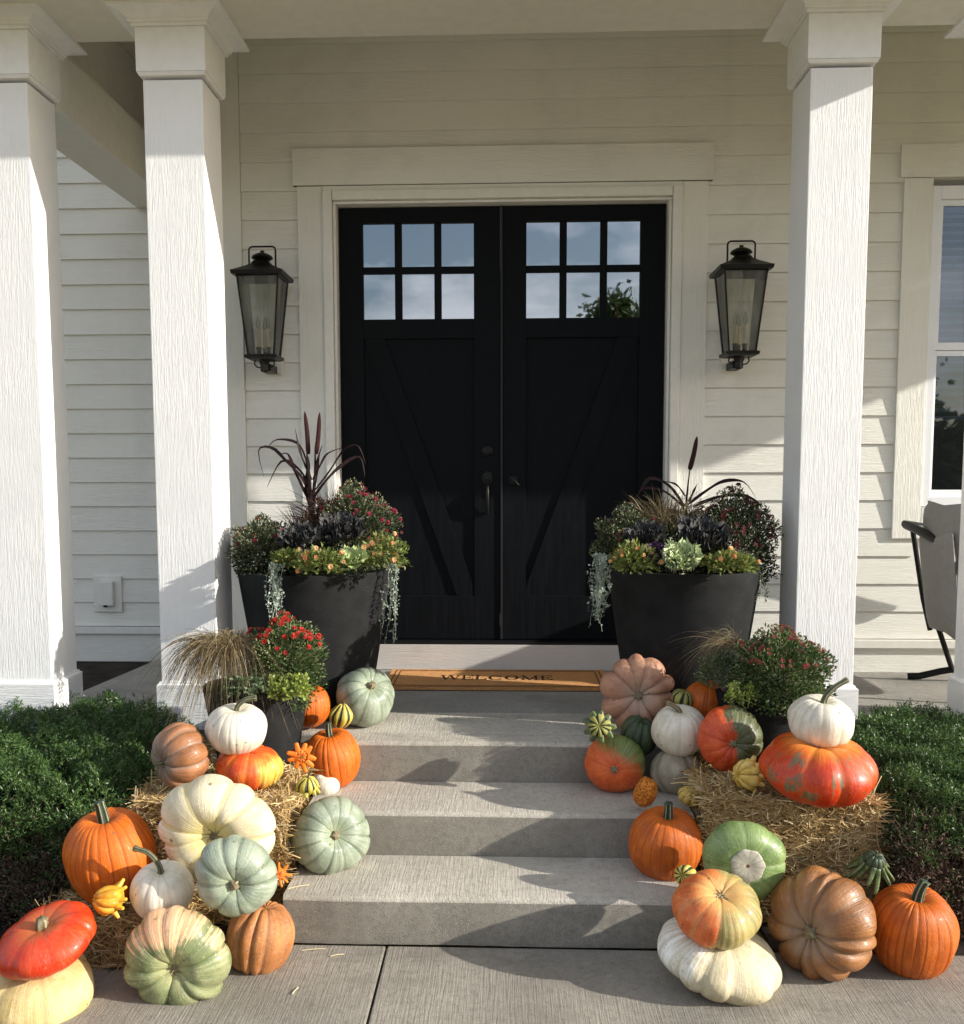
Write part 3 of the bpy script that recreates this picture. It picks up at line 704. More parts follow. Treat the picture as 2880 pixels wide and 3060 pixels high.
def bez(p, n=12):
    p = [Vector(q) for q in p]; out_ = []
    m = len(p)-1
    for i in range(n+1):
        t = i/n*m; k = min(int(t), m-1); u = t-k
        a, b, c, d = p[max(k-1, 0)], p[k], p[k+1], p[min(k+2, m)]
        out_.append(.5*((2*b)+(c-a)*u+(2*a-5*b+4*c-d)*u*u+(3*b-a-3*c+d)*u**3))
    return out_
def stem(parent, kind, z, a, lean, L):
    """lean: local x,y displacement of the tip"""
    if kind is None: return
    lx, ly = lean
    if kind in ('tall', 'tan', 'olive'):
        mt_ = M[{'tall': 'stem_green', 'tan': 'stem_tan', 'olive': 'stem_olive'}[kind]]
        pts = bez([(0, 0, z-.012), (lx*.06, ly*.06, z+L*.25), (lx*.40, ly*.40, z+L*.65), (lx, ly, z+L)], 14)
        rb = a*.13 if kind == 'tall' else a*.10
        rad = [rb*(1.9-1.0*min(1, i/3)) if i < 4 else rb*(.86-.1*math.sin(i)) for i in range(15)]
        rad = [rb*(2.1 if i == 0 else 1.55 if i == 1 else 1.12 if i == 2 else .95-.018*i+(.12 if i > 12 else 0)) for i in range(15)]
        o = MB().tube(pts, rad, 40, ridge=.20, nr=5 if kind != 'tall' else 6).build('stem', mt_, parent, smooth=True, attr=True)
    elif kind == 'thin':
        pts = bez([(0, 0, z-.010), (lx*.05, ly*.05, z+L*.35), (lx*.42, ly*.42, z+L*.85), (lx, ly, z+L)], 16)
        rb = a*.085
        rad = [rb*(2.3 if i == 0 else 1.6 if i == 1 else 1.15 if i == 2 else .92-.006*i+(.22 if i >= 15 else 0)) for i in range(17)]
        o = MB().tube(pts, rad, 30, ridge=.18, nr=5).build('stem', M['stem_olive'], parent, smooth=True, attr=True)
    elif kind == 'stub':
        o = MB().tube([(0, 0, z-.01), (lx*.2, ly*.2, z+L*.4), (lx, ly, z+L)], [a*.15, a*.11, a*.105], 30, ridge=.16, nr=5).build('stem', M['stem_tan'], parent, smooth=True, attr=True)
    elif kind == 'scar':
        rg = random.Random(int(a*1e5)); mb = MB()
        rings = []
        for r_, h in ((.001, .002), (a*.04, .003), (a*.08, .001), (a*.10, -.006)):
            rings.append([(r_*(1+.25*math.cos(5*t*math.pi/15)+rg.uniform(-.1, .1))*math.cos(t*math.pi/15), r_*(1+.25*math.cos(5*t*math.pi/15))*math.sin(t*math.pi/15), z+h+a*.012) for t in range(30)])
        mb.loft(rings)
        for k in range(7):
            an = k*.9+rg.uniform(-.2, .2); r0 = a*.03; r1 = a*rg.uniform(.09, .14)
            mb.tube([(r0*math.cos(an), r0*math.sin(an), z+.004), (r1*math.cos(an), r1*math.sin(an), z+a*.03), (r1*1.3*math.cos(an+.3), r1*1.3*math.sin(an+.3), z+a*.05)], [a*.014, a*.010, a*.004], 6)
        o = mb.build('blossom_scar', M['scar'], parent, smooth=True)
def frame(axis, spin=0):
    """axis in viewer terms (right, up, toward viewer)"""
    z = Vector((axis[0], -axis[2], axis[1])).normalized()
    x = (Vector((1, 0, 0))-z*z.x).normalized(); y = z.cross(x)
    q = Matrix((x, y, z)).transposed().to_quaternion()
    return q @ Quaternion((0, 0, 1), R(spin))
def pumpkin(label, c, a, h, axis, n, depth, mat, st=None, L=.04, lean=(0, 0), spin=0, cat='pumpkin', group=None, sharp=.6, dt=.22, db=.12, seed=1, wob=.03, shape=1., pear=0., name='pumpkin', scar=None, disc=None, twist=0., jr=(.55, 1.45), lump=.012, sq=1.):
    me, zt, zb = pumpkin_mesh(a, a*h, n, depth, sharp, dt, db, seed, wob, shape, pear, twist=twist, jr=jr, lump=lump)
    o = empty(name, c); o.rotation_mode = 'QUATERNION'; o.rotation_quaternion = frame(axis, spin); o.scale = (1, sq, 1); tag(o, label, cat, group)
    link('rind', me, o, mat)
    stem(o, st, zt, a, lean, L)
    if scar:
        e = MB(); stem_o = None; stem(o, 'scar', -zb, a, (0, 0), 0)
        k = [ch_ for ch_ in o.children if ch_.name.startswith('blossom_scar')][-1] if o.children else None
        if k: k.rotation_euler = (math.pi, 0, 0)
    if disc:
        rg = random.Random(3); mb = MB(); rings = []
        for r_, hh in ((disc*1.04, -.012), (disc, .003), (disc*.93, .006), (disc*.5, .005), (disc*.12, .001), (.001, .0)):
            rings.append([(r_*(1+.03*math.sin(7*t*math.pi/24+1)+.02*math.cos(11*t*math.pi/24))*math.cos(t*math.pi/24), r_*(1+.03*math.sin(7*t*math.pi/24+1))*math.sin(t*math.pi/24), zt+hh*.8+.012) for t in range(48)])
        mb.loft(rings); mb.build('crown_disc', M['disc'], o, smooth=True)
    return o
def discmat():
    m = NT('grey_corky_disc'); sx = m.n('ShaderNodeSeparateXYZ'); m.l(m.obj, sx.inputs[0]); n = m.noise(30, 5, .7)
    an = m.math('ARCTAN2', sx.outputs[1], sx.outputs[0]); rl = m.math('SINE', m.math('ADD', m.math('MULTIPLY', an, 13.), m.math('MULTIPLY', n, 5.)))
    rr = m.math('SQRT', m.math('ADD', m.math('MULTIPLY', sx.outputs[0], sx.outputs[0]), m.math('MULTIPLY', sx.outputs[1], sx.outputs[1])))
    c = m.mix(m.ramp(n, .35, .7), (.50, .48, .40), (.36, .33, .27)); c = m.mix(m.ramp(rl, .75, 1., 0, .6), c, (.22, .19, .14)); c = m.mix(m.ramp(rr, .008, .004), c, (.13, .05, .03)); m.color(c); m.rough(.85, .2); m.bump(n, .6, .002); return m.m
M['disc'] = discmat()
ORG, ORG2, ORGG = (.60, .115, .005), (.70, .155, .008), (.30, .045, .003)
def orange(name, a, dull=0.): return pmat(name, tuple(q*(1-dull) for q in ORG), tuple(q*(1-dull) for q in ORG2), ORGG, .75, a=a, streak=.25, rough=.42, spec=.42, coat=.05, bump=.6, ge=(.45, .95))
WHT = lambda nm, a: pmat(nm, (.74, .68, .55), (.80, .74, .62), (.56, .48, .36), .45, a=a, streak=.18, rough=.45, speck=.15, spcol=(.62, .5, .34), topc=(.72, .66, .48), tw=.12, bump=.35)
SAGE = lambda nm, a: pmat(nm, (.27, .325, .235), (.36, .41, .31), (.13, .17, .11), .8, a=a, streak=.3, rough=.30, spec=.55, speck=.35, spcol=(.46, .49, .37), coat=.3, bump=.7, topc=(.33, .38, .24), tw=.14)
def fingers(o, a, h, nf, th, L, rad, outw, axial, mat, seed=1, jit=.2, taper=.55):
    rg = random.Random(seed)
    for k in range(nf):
        an = 2*math.pi*(k+rg.uniform(-.15, .15))/nf; t = th+rg.uniform(-.1, .1)
        rx = Vector((math.cos(an), math.sin(an), 0)); p0 = rx*a*math.sin(t)*.86+Vector((0, 0, a*h*math.cos(t)*.9))
        d = (rx*outw+Vector((0, 0, axial))+Vector((rg.uniform(-jit, jit), rg.uniform(-jit, jit), rg.uniform(-jit, jit)))).normalized()
        l = L*rg.uniform(.75, 1.15); side = rx.cross(Vector((0, 0, 1)))*rg.uniform(-.2, .2)*l
        p = bez([p0-d*a*.12, p0+d*l*.35, p0+d*l*.75+side*.5+rx*.1*l, p0+d*l+side+rx*(.12*l)], 9)
        rr = [rad*(1.15-(1.15-taper)*i/9) for i in range(9)]+[rad*taper*.55]
        MB().tube(p, rr, 14, ridge=.10, nr=4).build('finger', mat, o, smooth=True, attr=True)
def fmat(name, c0, c1, ridge=None):
    m = NT(name); n = m.noise(45, 5, .6); n2 = m.noise(200, 3); c = m.mix(m.ramp(n, .38, .66), c0, c1)
    if ridge: c = m.mix(m.math('MULTIPLY', m.attr('rg'), m.ramp(n, .3, .6)), c, ridge)
    m.color(c); m.rough(.42, .5); m.bump(m.math('ADD', n, m.math('MULTIPLY', n2, .4)), .5, .003); return m.m
GR, YL = (.018, .040, .014), (.62, .50, .10)
MF = {
 'orange': lambda nm, a: orange(nm, a), 'orange_dull': lambda nm, a: orange(nm, a, .2), 'white': WHT, 'sage': SAGE,
 'tanbrown': lambda nm, a: pmat(nm, (.285, .112, .042), (.38, .165, .07), (.30, .20, .15), .75, a=a, topc=(.21, .165, .13), tw=.36, patch=(.20, .15, .105), pdir=(-1, -.6, 0), poff=.35, pedge=.35, pnoise=.4, streak=.35, rough=.36, coat=.2, bump=.6),
 'cream': lambda nm, a: pmat(nm, (.70, .60, .38), (.77, .69, .49), (.68, .55, .25), .8, a=a, speck=.2, spcol=(.60, .42, .22), topc=(.74, .62, .22), tw=.20, patch=(.84, .66, .50), pdir=(-1, -.5, -.4), poff=.75, pedge=.3, pnoise=.3, streak=.3, rough=.5, bump=.6),
 'redyellow': lambda nm, a: pmat(nm, (.58, .055, .008), (.72, .14, .015), (.60, .28, .03), .35, a=a, patch=(.46, .36, .05), pdir=(1, -.1, .0), poff=.70, pedge=.30, pnoise=.35, streak=.4, rough=.38, coat=.12),
 'tanorange': lambda nm, a: pmat(nm, (.38, .14, .04), (.50, .205, .07), (.30, .15, .09), .6, a=a, blot=(.62, .30, .06), blam=.03, speck=.25, spcol=(.62, .44, .30), streak=.3, rough=.5, bump=.7),
 'greenpeach': lambda nm, a: pmat(nm, (.185, .225, .095), (.29, .315, .155), (.10, .14, .05), .75, a=a, patch=(.62, .32, .17), pdir=(.34, .94, 0), poff=.58, pedge=.25, pnoise=1.2, topc=(.42, .42, .19), tw=.16, blot=(.36, .25, .09), blam=.02, dirt=.3, speck=.3, spcol=(.6, .6, .4), streak=.7, rough=.38, coat=.2, bump=.8),
 'red': lambda nm, a: pmat(nm, (.60, .028, .004), (.70, .055, .007), (.55, .04, .01), .5, a=a, topc=(.55, .13, .03), tw=.22, blot=(.12, .04, .015), blam=-.035, streak=.2, rough=.30, coat=.2, bump=.4),
 'redblotch': lambda nm, a: pmat(nm, (.56, .034, .005), (.68, .075, .008), (.60, .09, .015), .5, a=a, patch=(.10, .065, .028), pdir=(-.75, -1, .0), poff=1.06, pedge=.07, pnoise=1.9, streak=.25, blot=(.45, .05, .015), blam=.0, rough=.32, coat=.25, topc=(.80, .27, .03), tw=.3),
 'palegold': lambda nm, a: pmat(nm, (.60, .44, .17), (.68, .54, .27), (.62, .46, .22), .5, a=a, speck=.4, spcol=(.42, .30, .14), blot=(.58, .42, .18), blam=.0, streak=.3, rough=.55, bump=.8),
 'cream2': lambda nm, a: pmat(nm, (.56, .48, .30), (.65, .57, .39), (.62, .54, .36), .5, a=a, speck=.45, spcol=(.50, .37, .20), blot=(.52, .40, .22), blam=-.02, patch=(.66, .62, .48), pdir=(-1, 0, .3), poff=.6, pedge=.3, streak=.3, rough=.5, bump=.8),
 'peach': lambda nm, a: pmat(nm, (.40, .19, .115), (.50, .265, .165), (.26, .13, .09), .85, a=a, speck=.2, spcol=(.66, .5, .38), topc=(.44, .31, .24), tw=.2, streak=.35, rough=.42, bump=.6),
 'orgreen': lambda nm, a: pmat(nm, (.64, .085, .015), (.72, .14, .02), (.64, .11, .02), .3, a=a, patch=(.085, .115, .022), pdir=(.65, 1, -.1), poff=.34, pedge=.30, pnoise=.45, streak=.35, rough=.36, coat=.2, speck=.12, spcol=(.8, .45, .25)),
 'redgreen': lambda nm, a: pmat(nm, (.60, .055, .010), (.68, .10, .02), (.60, .07, .015), .4, a=a, patch=(.050, .062, .020), pdir=(1, .15, 0), poff=.02, pedge=.06, pnoise=.55, streak=.35, rough=.35, coat=.2, speck=.1),
 'orolive': lambda nm, a: pmat(nm, (.62, .10, .018), (.72, .19, .04), (.50, .30, .12), .45, a=a, patch=(.23, .19, .06), pdir=(1, -.25, -.1), poff=-.06, pedge=.09, pnoise=.35, streak=.5, rough=.38, coat=.15, speck=.25, spcol=(.62, .5, .2), topc=(.74, .42, .14), tw=.25),
 'greywarty': lambda nm, a: pmat(nm, (.33, .29, .21), (.42, .37, .27), (.16, .16, .12), .6, a=a, streak=.2, rough=.6, bump=.6),
 'green': lambda nm, a: pmat(nm, (.14, .225, .065), (.22, .31, .105), (.30, .38, .17), .5, a=a, speck=.3, spcol=(.46, .54, .32), blot=(.42, .46, .20), blam=.01, streak=.35, rough=.30, coat=.35, patch=(.46, .26, .09), pdir=(1, .1, -.5), poff=1.0, pedge=.12),
 'brown': lambda nm, a: pmat(nm, (.235, .088, .022), (.34, .145, .048), (.20, .11, .055), .7, a=a, topc=(.28, .19, .13), tw=.24, blot=(.52, .33, .18), blam=.0, streak=.5, rough=.32, coat=.3, bump=.8),
 'stripe': lambda nm, a: pmat(nm, (.58, .46, .06), (.66, .54, .12), GR, 1.0, ge=(.10, .26), a=a, streak=.2, rough=.4, coat=.2),
 'stripe_dark': lambda nm, a: pmat(nm, (.30, .30, .07), (.40, .36, .10), (.02, .035, .012), 1.0, a=a, streak=.2, rough=.45, ge=(.10, .26)),
 'darkgreen': lambda nm, a: pmat(nm, (.018, .042, .016), (.035, .065, .022), (.01, .02, .01), .6, a=a, streak=.5, rough=.35, coat=.2),
 'goldgourd': lambda nm, a: pmat(nm, (.66, .27, .010), (.74, .36, .02), (.56, .27, .02), .6, a=a, streak=.3, rough=.36, coat=.2),
 'creamgourd': lambda nm, a: pmat(nm, (.68, .44, .07), (.76, .57, .18), (.36, .2, .03), .9, a=a, streak=.3, rough=.4, coat=.2),
 'wartorange': lambda nm, a: pmat(nm, (.70, .20, .012), (.78, .27, .02), (.6, .15, .01), .4, a=a, streak=.1, rough=.4, warts=.012, bump=1.),
 'orangegourd': lambda nm, a: pmat(nm, (.74, .17, .012), (.80, .24, .02), (.56, .09, .01), .5, a=a, streak=.2, rough=.38),
}
PUMPKINS = [
    dict(c=(-0.6037, -1.2281, 0.1272), a=0.1365, label='sage white pumpkin on the porch at the left end of the doormat', mat='sage', h=0.9, axis=(0.42, 0.66, 0.72), n=11, depth=0.06, sharp=0.3, st='stub', L=0.022, lean=(0.006, 0.004), wob=0.05, seed=3),
    dict(c=(-0.8339, -1.3181, 0.1053), a=0.0927, label='orange pumpkin half hidden between the small left planter and the sage white one', mat='orange', h=1.1, axis=(0.1, 1, 0.1), n=25, depth=0.04, sharp=0.3, st='tall', L=0.03, lean=(0.01, 0)),
    dict(c=(-0.6707, -1.4581, 0.1004), a=0.0491, name='gourd', label='yellow and black green striped bell gourd behind the stem of an orange pumpkin', cat='gourd', mat='stripe', h=1.15, axis=(0.25, 1, 0.1), n=10, depth=0.22, sharp=0.8, st='thin', L=0.018, lean=(0.002, 0), pear=0.55, wob=0.08, shape=0.8),
    dict(c=(-0.6881, -1.5681, -0.0545), a=0.1161, label='tall orange pumpkin with a pale striped stem on the second step, left side', mat='orange', h=1.1, axis=(-0.1, 1, 0.16), n=25, depth=0.04, sharp=0.3, st='tall', L=0.06, lean=(0.004, 0.0), shape=0.86),
    dict(c=(-0.7556, -1.8281, 0.031), a=0.0329, name='gourd', label='orange star shaped gourd with an olive stem disc, left of the steps', cat='gourd', mat='orangegourd', h=0.8, axis=(0, 0.12, 1), n=9, depth=0.15, st='olive', L=0.006, lean=(0, 0), fingers=(9, 1.25, 0.85, 0.36, 1.0, 0.05, 'orange'), wob=0.05),
    dict(c=(-0.7021, -1.6481, -0.1313), a=0.0609, label='small plain white pumpkin behind a striped gourd on the left steps', mat='white', h=0.95, axis=(0.2, 0.8, 0.5), n=9, depth=0.03, st=None),
    dict(c=(-0.7075, -1.9681, -0.0368), a=0.0428, name='gourd', label='yellow and green fluted gourd in front of the small white pumpkin', cat='gourd', mat='stripe', h=0.9, axis=(0.12, 1, 0.25), n=9, depth=0.3, sharp=0.9, st='thin', L=0.028, lean=(0.012, 0), pear=0.4, wob=0.08, fingers=(9, 2.0, 0.42, 0.2, 0.8, -0.7, 'stripe')),
    dict(c=(-0.9796, -1.9281, 0.1658), a=0.1147, label='white pumpkin with a long curved stem on top of the red and yellow one, left', mat='white', h=0.8, axis=(0.06, 1, 0.16), n=21, depth=0.035, sharp=0.3, st='thin', L=0.052, lean=(0.072, 0.01), shape=0.82, wob=0.03),
    dict(c=(-0.938, -1.9281, 0.0175), a=0.126, label='flattened red pumpkin turning yellow at its right, under the white one', mat='redyellow', h=0.64, axis=(0.15, 1, 0.1), n=11, depth=0.1, sharp=0.5, shape=0.85),
    dict(c=(-1.1685, -2.0081, 0.079), a=0.1213, label='tan brown ribbed pumpkin lying on its side beside the left hedge', mat='tanbrown', h=0.8, axis=(-0.62, -0.1, 0.75), n=11, depth=0.13, sharp=0.55, st='olive', L=0.022, lean=(-0.004, 0.0), wob=0.05),
    dict(c=(-0.9428, -2.2981, -0.0902), a=0.2085, label='large cream scalloped pumpkin facing forward, biggest of the left pile', mat='cream', h=0.5, axis=(-0.05, 0.0, 1), n=10, depth=0.15, sharp=0.42, st='scar', dt=0.55, wob=0.035, spin=0, seed=8, lump=0.018, sq=0.87),
    dict(c=(-0.6236, -1.9981, -0.218), a=0.1437, label='large sage green pumpkin at the left edge of the lowest tread', mat='sage', h=0.82, axis=(0.45, 0.36, 0.85), n=13, depth=0.065, sharp=0.25, st='stub', L=0.01, lean=(0.004, 0), wob=0.05, dt=0.35, seed=4),
    dict(c=(-1.3272, -2.2881, -0.1842), a=0.1518, label='tall orange pumpkin with a dark green stem before the left hedge', mat='orange', h=1.06, axis=(-0.06, 1, 0.16), n=25, depth=0.04, sharp=0.3, st='tall', L=0.078, lean=(-0.006, 0.0), shape=0.84, seed=11),
    dict(c=(-0.8198, -2.5081, -0.1609), a=0.1279, label='sage green ribbed pumpkin leaning on the large cream one', mat='sage', h=0.7, axis=(0.1, 0.02, 1), n=9, depth=0.11, sharp=0.25, st='stub', L=0.018, lean=(-0.004, 0.0), wob=0.06, dt=0.4, seed=14),
    dict(c=(-1.0863, -2.4481, -0.234), a=0.1025, label='white pumpkin with a long thin stem leaning left, between orange and sage ones', mat='white', h=0.88, axis=(0.05, 1, 0.3), n=10, depth=0.07, sharp=0.35, st='thin', L=0.085, lean=(-0.085, 0.01), wob=0.04, shape=0.88),
    dict(c=(-0.7836, -2.3881, -0.416), a=0.116, label='ribbed tan orange pumpkin on the ground at the foot of the left steps', mat='tanorange', h=1.02, axis=(0.15, 1, -0.15), n=13, depth=0.14, sharp=0.5, st=None, shape=0.9, wob=0.04),
    dict(c=(-1.2245, -2.5481, -0.2201), a=0.048, name='gourd', label='golden yellow gourd with blunt fingers under the tall orange pumpkin at left', cat='gourd', mat='goldgourd', h=1.05, axis=(-0.75, 0.25, 0.55), n=9, depth=0.2, sharp=0.8, st=None, wob=0.07, pear=0.2, fingers=(10, 2.05, 0.6, 0.17, 0.75, -0.8, 'gold')),
    dict(c=(-0.9867, -2.5881, -0.397), a=0.1648, label='mottled green and peach pumpkin facing forward on the ground, left front', mat='greenpeach', h=0.62, axis=(0.05, 0.0, 1), n=10, depth=0.13, sharp=0.5, st='scar', dt=0.5, wob=0.05, spin=20, seed=21, lump=0.02),
    dict(c=(-1.365, -2.6681, -0.2946), a=0.1512, label='flat glossy red pumpkin stacked on a pale one at the bottom left corner', mat='red', h=0.45, axis=(-0.2, 1, 0.26), n=8, depth=0.08, sharp=0.5, st='stub', L=0.03, lean=(0.01, 0.0), shape=0.85, dt=0.35, wob=0.03, seed=5),
    dict(c=(-1.4115, -2.6481, -0.4759), a=0.1777, label='pale gold pumpkin at the bottom left corner beneath the red one', mat='palegold', h=0.62, axis=(0.05, 1, 0.1), n=9, depth=0.07, sharp=0.6, shape=0.9, wob=0.06),
    dict(c=(-1.2515, -2.4481, -0.5654), a=0.0512, name='gourd', label='dark green gourd in the shade between the pale and the mottled pumpkins', cat='gourd', mat='darkgreen', h=1.4, axis=(0.1, 1, 0.3), n=8, depth=0.22, st=None, wob=0.08),
    dict(c=(-0.7764, -2.1481, -0.3041), a=0.0229, name='gourd', label='small orange fingered gourd tucked beside the sage pumpkins on the lowest tread', cat='gourd', mat='orangegourd', h=0.9, axis=(0.3, 0.2, 1), n=8, depth=0.15, st=None, fingers=(8, 1.4, 1.0, 0.26, 1.0, 0.1, 'orange')),
    dict(c=(0.5922, -1.3481, 0.1742), a=0.1666, label='dusky peach pumpkin with deep lobes facing forward at the right end of the doormat', mat='peach', h=0.55, axis=(0.02, 0.08, 1), n=9, depth=0.21, sharp=0.5, st='stub', L=0.012, lean=(0, 0.003), dt=0.5, wob=0.03, spin=5, seed=31),
    dict(c=(0.8663, -1.4281, 0.1481), a=0.0924, label='orange pumpkin half hidden behind the low right planter', mat='orange_dull', h=1.2, axis=(0.1, 1, 0.1), n=25, depth=0.04, sharp=0.3, st=None),
    dict(c=(0.7641, -1.4781, 0.1856), a=0.0467, name='gourd', label='small green and yellow gourd between the peach and the hidden orange pumpkin', cat='gourd', mat='stripe_dark', h=0.8, axis=(0.2, 1, 0.2), n=9, depth=0.25, st=None, wob=0.06),
    dict(c=(0.3995, -1.6881, 0.1207), a=0.0502, name='gourd', label='green and yellow star gourd on top of the left orange and green pumpkin', cat='gourd', mat='stripe_dark', h=0.8, axis=(-0.1, 0.35, 1), n=9, depth=0.25, st=None, fingers=(9, 1.5, 0.42, 0.3, 1.0, -0.15, 'green')),
    dict(c=(0.5769, -1.5081, 0.0351), a=0.0779, name='gourd', label='dark green warty gourd in the shade beside the white pumpkin on the right', cat='gourd', mat='darkgreen', h=1.15, axis=(0.2, 1, 0.2), n=9, depth=0.22, st=None, wob=0.1),
    dict(c=(0.4755, -1.5881, -0.0616), a=0.1207, label='orange pumpkin with a green shoulder, leftmost of the right pile', mat='orgreen', h=0.93, axis=(-0.15, 0.08, 1), n=12, depth=0.02, sharp=0.7, st='stub', L=0.008, lean=(0, 0), dt=0.1, wob=0.03, seed=6),
    dict(c=(0.7119, -1.5981, -0.0927), a=0.1049, label='grey green lobed squash under the white pumpkin, right side', mat='greywarty', h=0.95, axis=(0.1, -1, 0.25), n=5, depth=0.2, sharp=0.5, st=None, pear=0.35, wob=0.06),
    dict(c=(0.7297, -1.5981, 0.0845), a=0.108, label='white pumpkin with a thick stem leaning left, on the grey green squash', mat='white', h=0.94, axis=(-0.02, 1, 0.22), n=13, depth=0.055, sharp=0.32, st='tan', L=0.045, lean=(-0.055, 0.0), shape=0.85),
    dict(c=(0.9002, -1.7281, 0.0839), a=0.1262, label='half red half dark green pumpkin against the right hay bale', mat='redgreen', h=0.85, axis=(-0.06, 0.06, 1), n=12, depth=0.045, sharp=0.5, st='stub', L=0.008, dt=0.25, wob=0.03, seed=9),
    dict(c=(0.558, -1.8481, -0.0895), a=0.0423, name='gourd', label='small warty orange gourd between the steps and the grey green squash', cat='gourd', mat='wartorange', h=1.45, axis=(0.25, 1, 0.1), n=8, depth=0.06, st=None, wob=0.1),
    dict(c=(0.7314, -1.8281, -0.1126), a=0.0464, name='gourd', label='mustard yellow gourd peeping out behind the orange pumpkin stem, right side', cat='gourd', mat='creamgourd', h=0.7, axis=(0.3, 1, 0.3), n=8, depth=0.2, st=None),
    dict(c=(0.6157, -2.0081, -0.2279), a=0.1332, label='orange pumpkin with a dark stem at the right edge of the lowest tread', mat='orange_dull', h=0.98, axis=(0.02, 1, 0.18), n=25, depth=0.04, sharp=0.3, st='tall', L=0.062, lean=(-0.002, 0.0), shape=0.84, seed=17),
    dict(c=(1.1483, -2.0281, 0.0643), a=0.2018, label='broad flattened red pumpkin with brown blotches on the right hay bale', mat='redblotch', h=0.57, axis=(0.02, 1, 0.1), n=9, depth=0.09, sharp=0.5, shape=0.84, dt=0.3, wob=0.03, seed=7),
    dict(c=(1.1707, -1.9781, 0.2225), a=0.1149, label='white pumpkin with a tall stem leaning right, on the broad red one', mat='white', h=0.8, axis=(0.02, 1, 0.14), n=13, depth=0.06, sharp=0.32, st='olive', L=0.085, lean=(0.085, 0.02), shape=0.8, seed=12),
    dict(c=(0.9077, -1.9781, 0.0234), a=0.0575, name='gourd', label='pale yellow fluted gourd lying on the hay before the red and green pumpkin', cat='gourd', mat='creamgourd', h=1.0, axis=(-0.8, 0.15, 0.55), n=9, depth=0.22, sharp=0.9, st=None, pear=0.25, fingers=(9, 2.0, 0.55, 0.2, 0.5, -1.0, 'cream')),
    dict(c=(0.8332, -2.2581, -0.1807), a=0.1379, label='green pumpkin with a round grey corky disc facing forward', mat='green', h=0.58, axis=(-0.04, 0.04, 1), n=8, depth=0.06, sharp=0.4, st=None, disc=0.055, dt=0.3, wob=0.05, seed=19),
    dict(c=(0.6296, -2.3081, -0.2179), a=0.0369, name='gourd', label='striped yellow and green gourd between the orange and two tone pumpkins', cat='gourd', mat='stripe', h=1.0, axis=(-0.5, 0.3, 0.8), n=9, depth=0.16, sharp=0.8, st=None, wob=0.06),
    dict(c=(0.7048, -2.4681, -0.2598), a=0.1399, label='orange and olive two tone pumpkin stacked on the cream one, right front', mat='orolive', h=0.62, axis=(0.02, 1, 0.5), n=9, depth=0.09, sharp=0.45, st='scar', dt=0.3, shape=0.88, wob=0.03, seed=16),
    dict(c=(0.7043, -2.4481, -0.4251), a=0.1969, label='broad cream pumpkin on the ground under the two tone one, right front', mat='cream2', h=0.48, axis=(0.24, 1, 0.1), n=10, depth=0.09, sharp=0.6, shape=0.9, wob=0.05, seed=18),
    dict(c=(1.0623, -2.3881, -0.3489), a=0.1797, label='big brown deeply ribbed pumpkin lying on its side on the ground at right', mat='brown', h=0.74, axis=(-0.78, 0.1, 0.8), n=11, depth=0.21, sharp=0.38, st='stub', L=0.014, dt=0.35, wob=0.05, seed=23, jr=(0.35, 1.9), lump=0.022),
    dict(c=(1.3647, -2.3481, -0.381), a=0.1382, label='tall orange pumpkin with a dark bent stem, far right on the ground', mat='orange_dull', h=1.06, axis=(0.02, 1, 0.18), n=25, depth=0.04, sharp=0.3, st='tall', L=0.072, lean=(0.016, 0.0), shape=0.84, seed=25),
    dict(c=(1.2397, -2.3281, -0.1553), a=0.0383, name='gourd', label='dark green gourd with long drooping fingers above the far right orange pumpkin', cat='gourd', mat='darkgreen', h=0.9, axis=(0.05, 1, 0.45), n=9, depth=0.2, st='olive', L=0.02, lean=(0, 0), fingers=(13, 1.7, 1.7, 0.22, 0.55, -0.9, 'green')),
]

for i, q in enumerate(PUMPKINS):
    q = dict(q); fg = q.pop('fingers', None); mk = q.pop('mat'); q.setdefault('seed', i+3)
    m_ = MF[mk](q.get('name', 'pumpkin')+'_rind_'+mk, q['a'])
    a = q['a']; o = pumpkin(q.pop('label'), q.pop('c'), q.pop('a'), q.pop('h'), q.pop('axis'), q.pop('n'), q.pop('depth'), m_, **q)
    if fg:
        cols = {'orange': ((.72, .15, .01), (.80, .24, .02), None), 'gold': ((.74, .38, .02), (.82, .50, .06), None), 'green': ((.035, .06, .02), (.075, .11, .035), (.20, .24, .08)), 'stripe': ((.50, .42, .07), (.64, .53, .12), (.02, .04, .015)), 'cream': ((.76, .54, .13), (.84, .68, .30), (.5, .30, .05))}
        nf, th, L, rad, outw, axial, ck = fg
        fingers(o, a, .9, nf, th, L*a, rad*a, outw, axial, fmat('gourd_finger_'+ck, *cols[ck]), seed=i)


# =================================================================== FOLIAGE HELPERS
def fastmesh(name, V, Q, mat, attr=None, smooth=False):
    V = np.asarray(V, dtype=np.float32).reshape(-1, 3); Q = np.asarray(Q, dtype=np.int32); k = Q.shape[1]
    me = bpy.data.meshes.new(name); me.vertices.add(len(V)); me.vertices.foreach_set('co', V.ravel())
    me.loops.add(Q.size); me.loops.foreach_set('vertex_index', Q.ravel())
    me.polygons.add(len(Q)); me.polygons.foreach_set('loop_start', np.arange(0, Q.size, k, dtype=np.int32))
    me.update(calc_edges=True)
    if attr is not None:
        a = me.attributes.new('lr', 'FLOAT', 'POINT'); a.data.foreach_set('value', np.asarray(attr, dtype=np.float32).ravel())
    if smooth: me.polygons.foreach_set('use_smooth', np.ones(len(Q), dtype=bool))
    me.materials.append(mat); return me
def unit(v): return v/np.maximum(np.linalg.norm(v, axis=-1, keepdims=True), 1e-9)
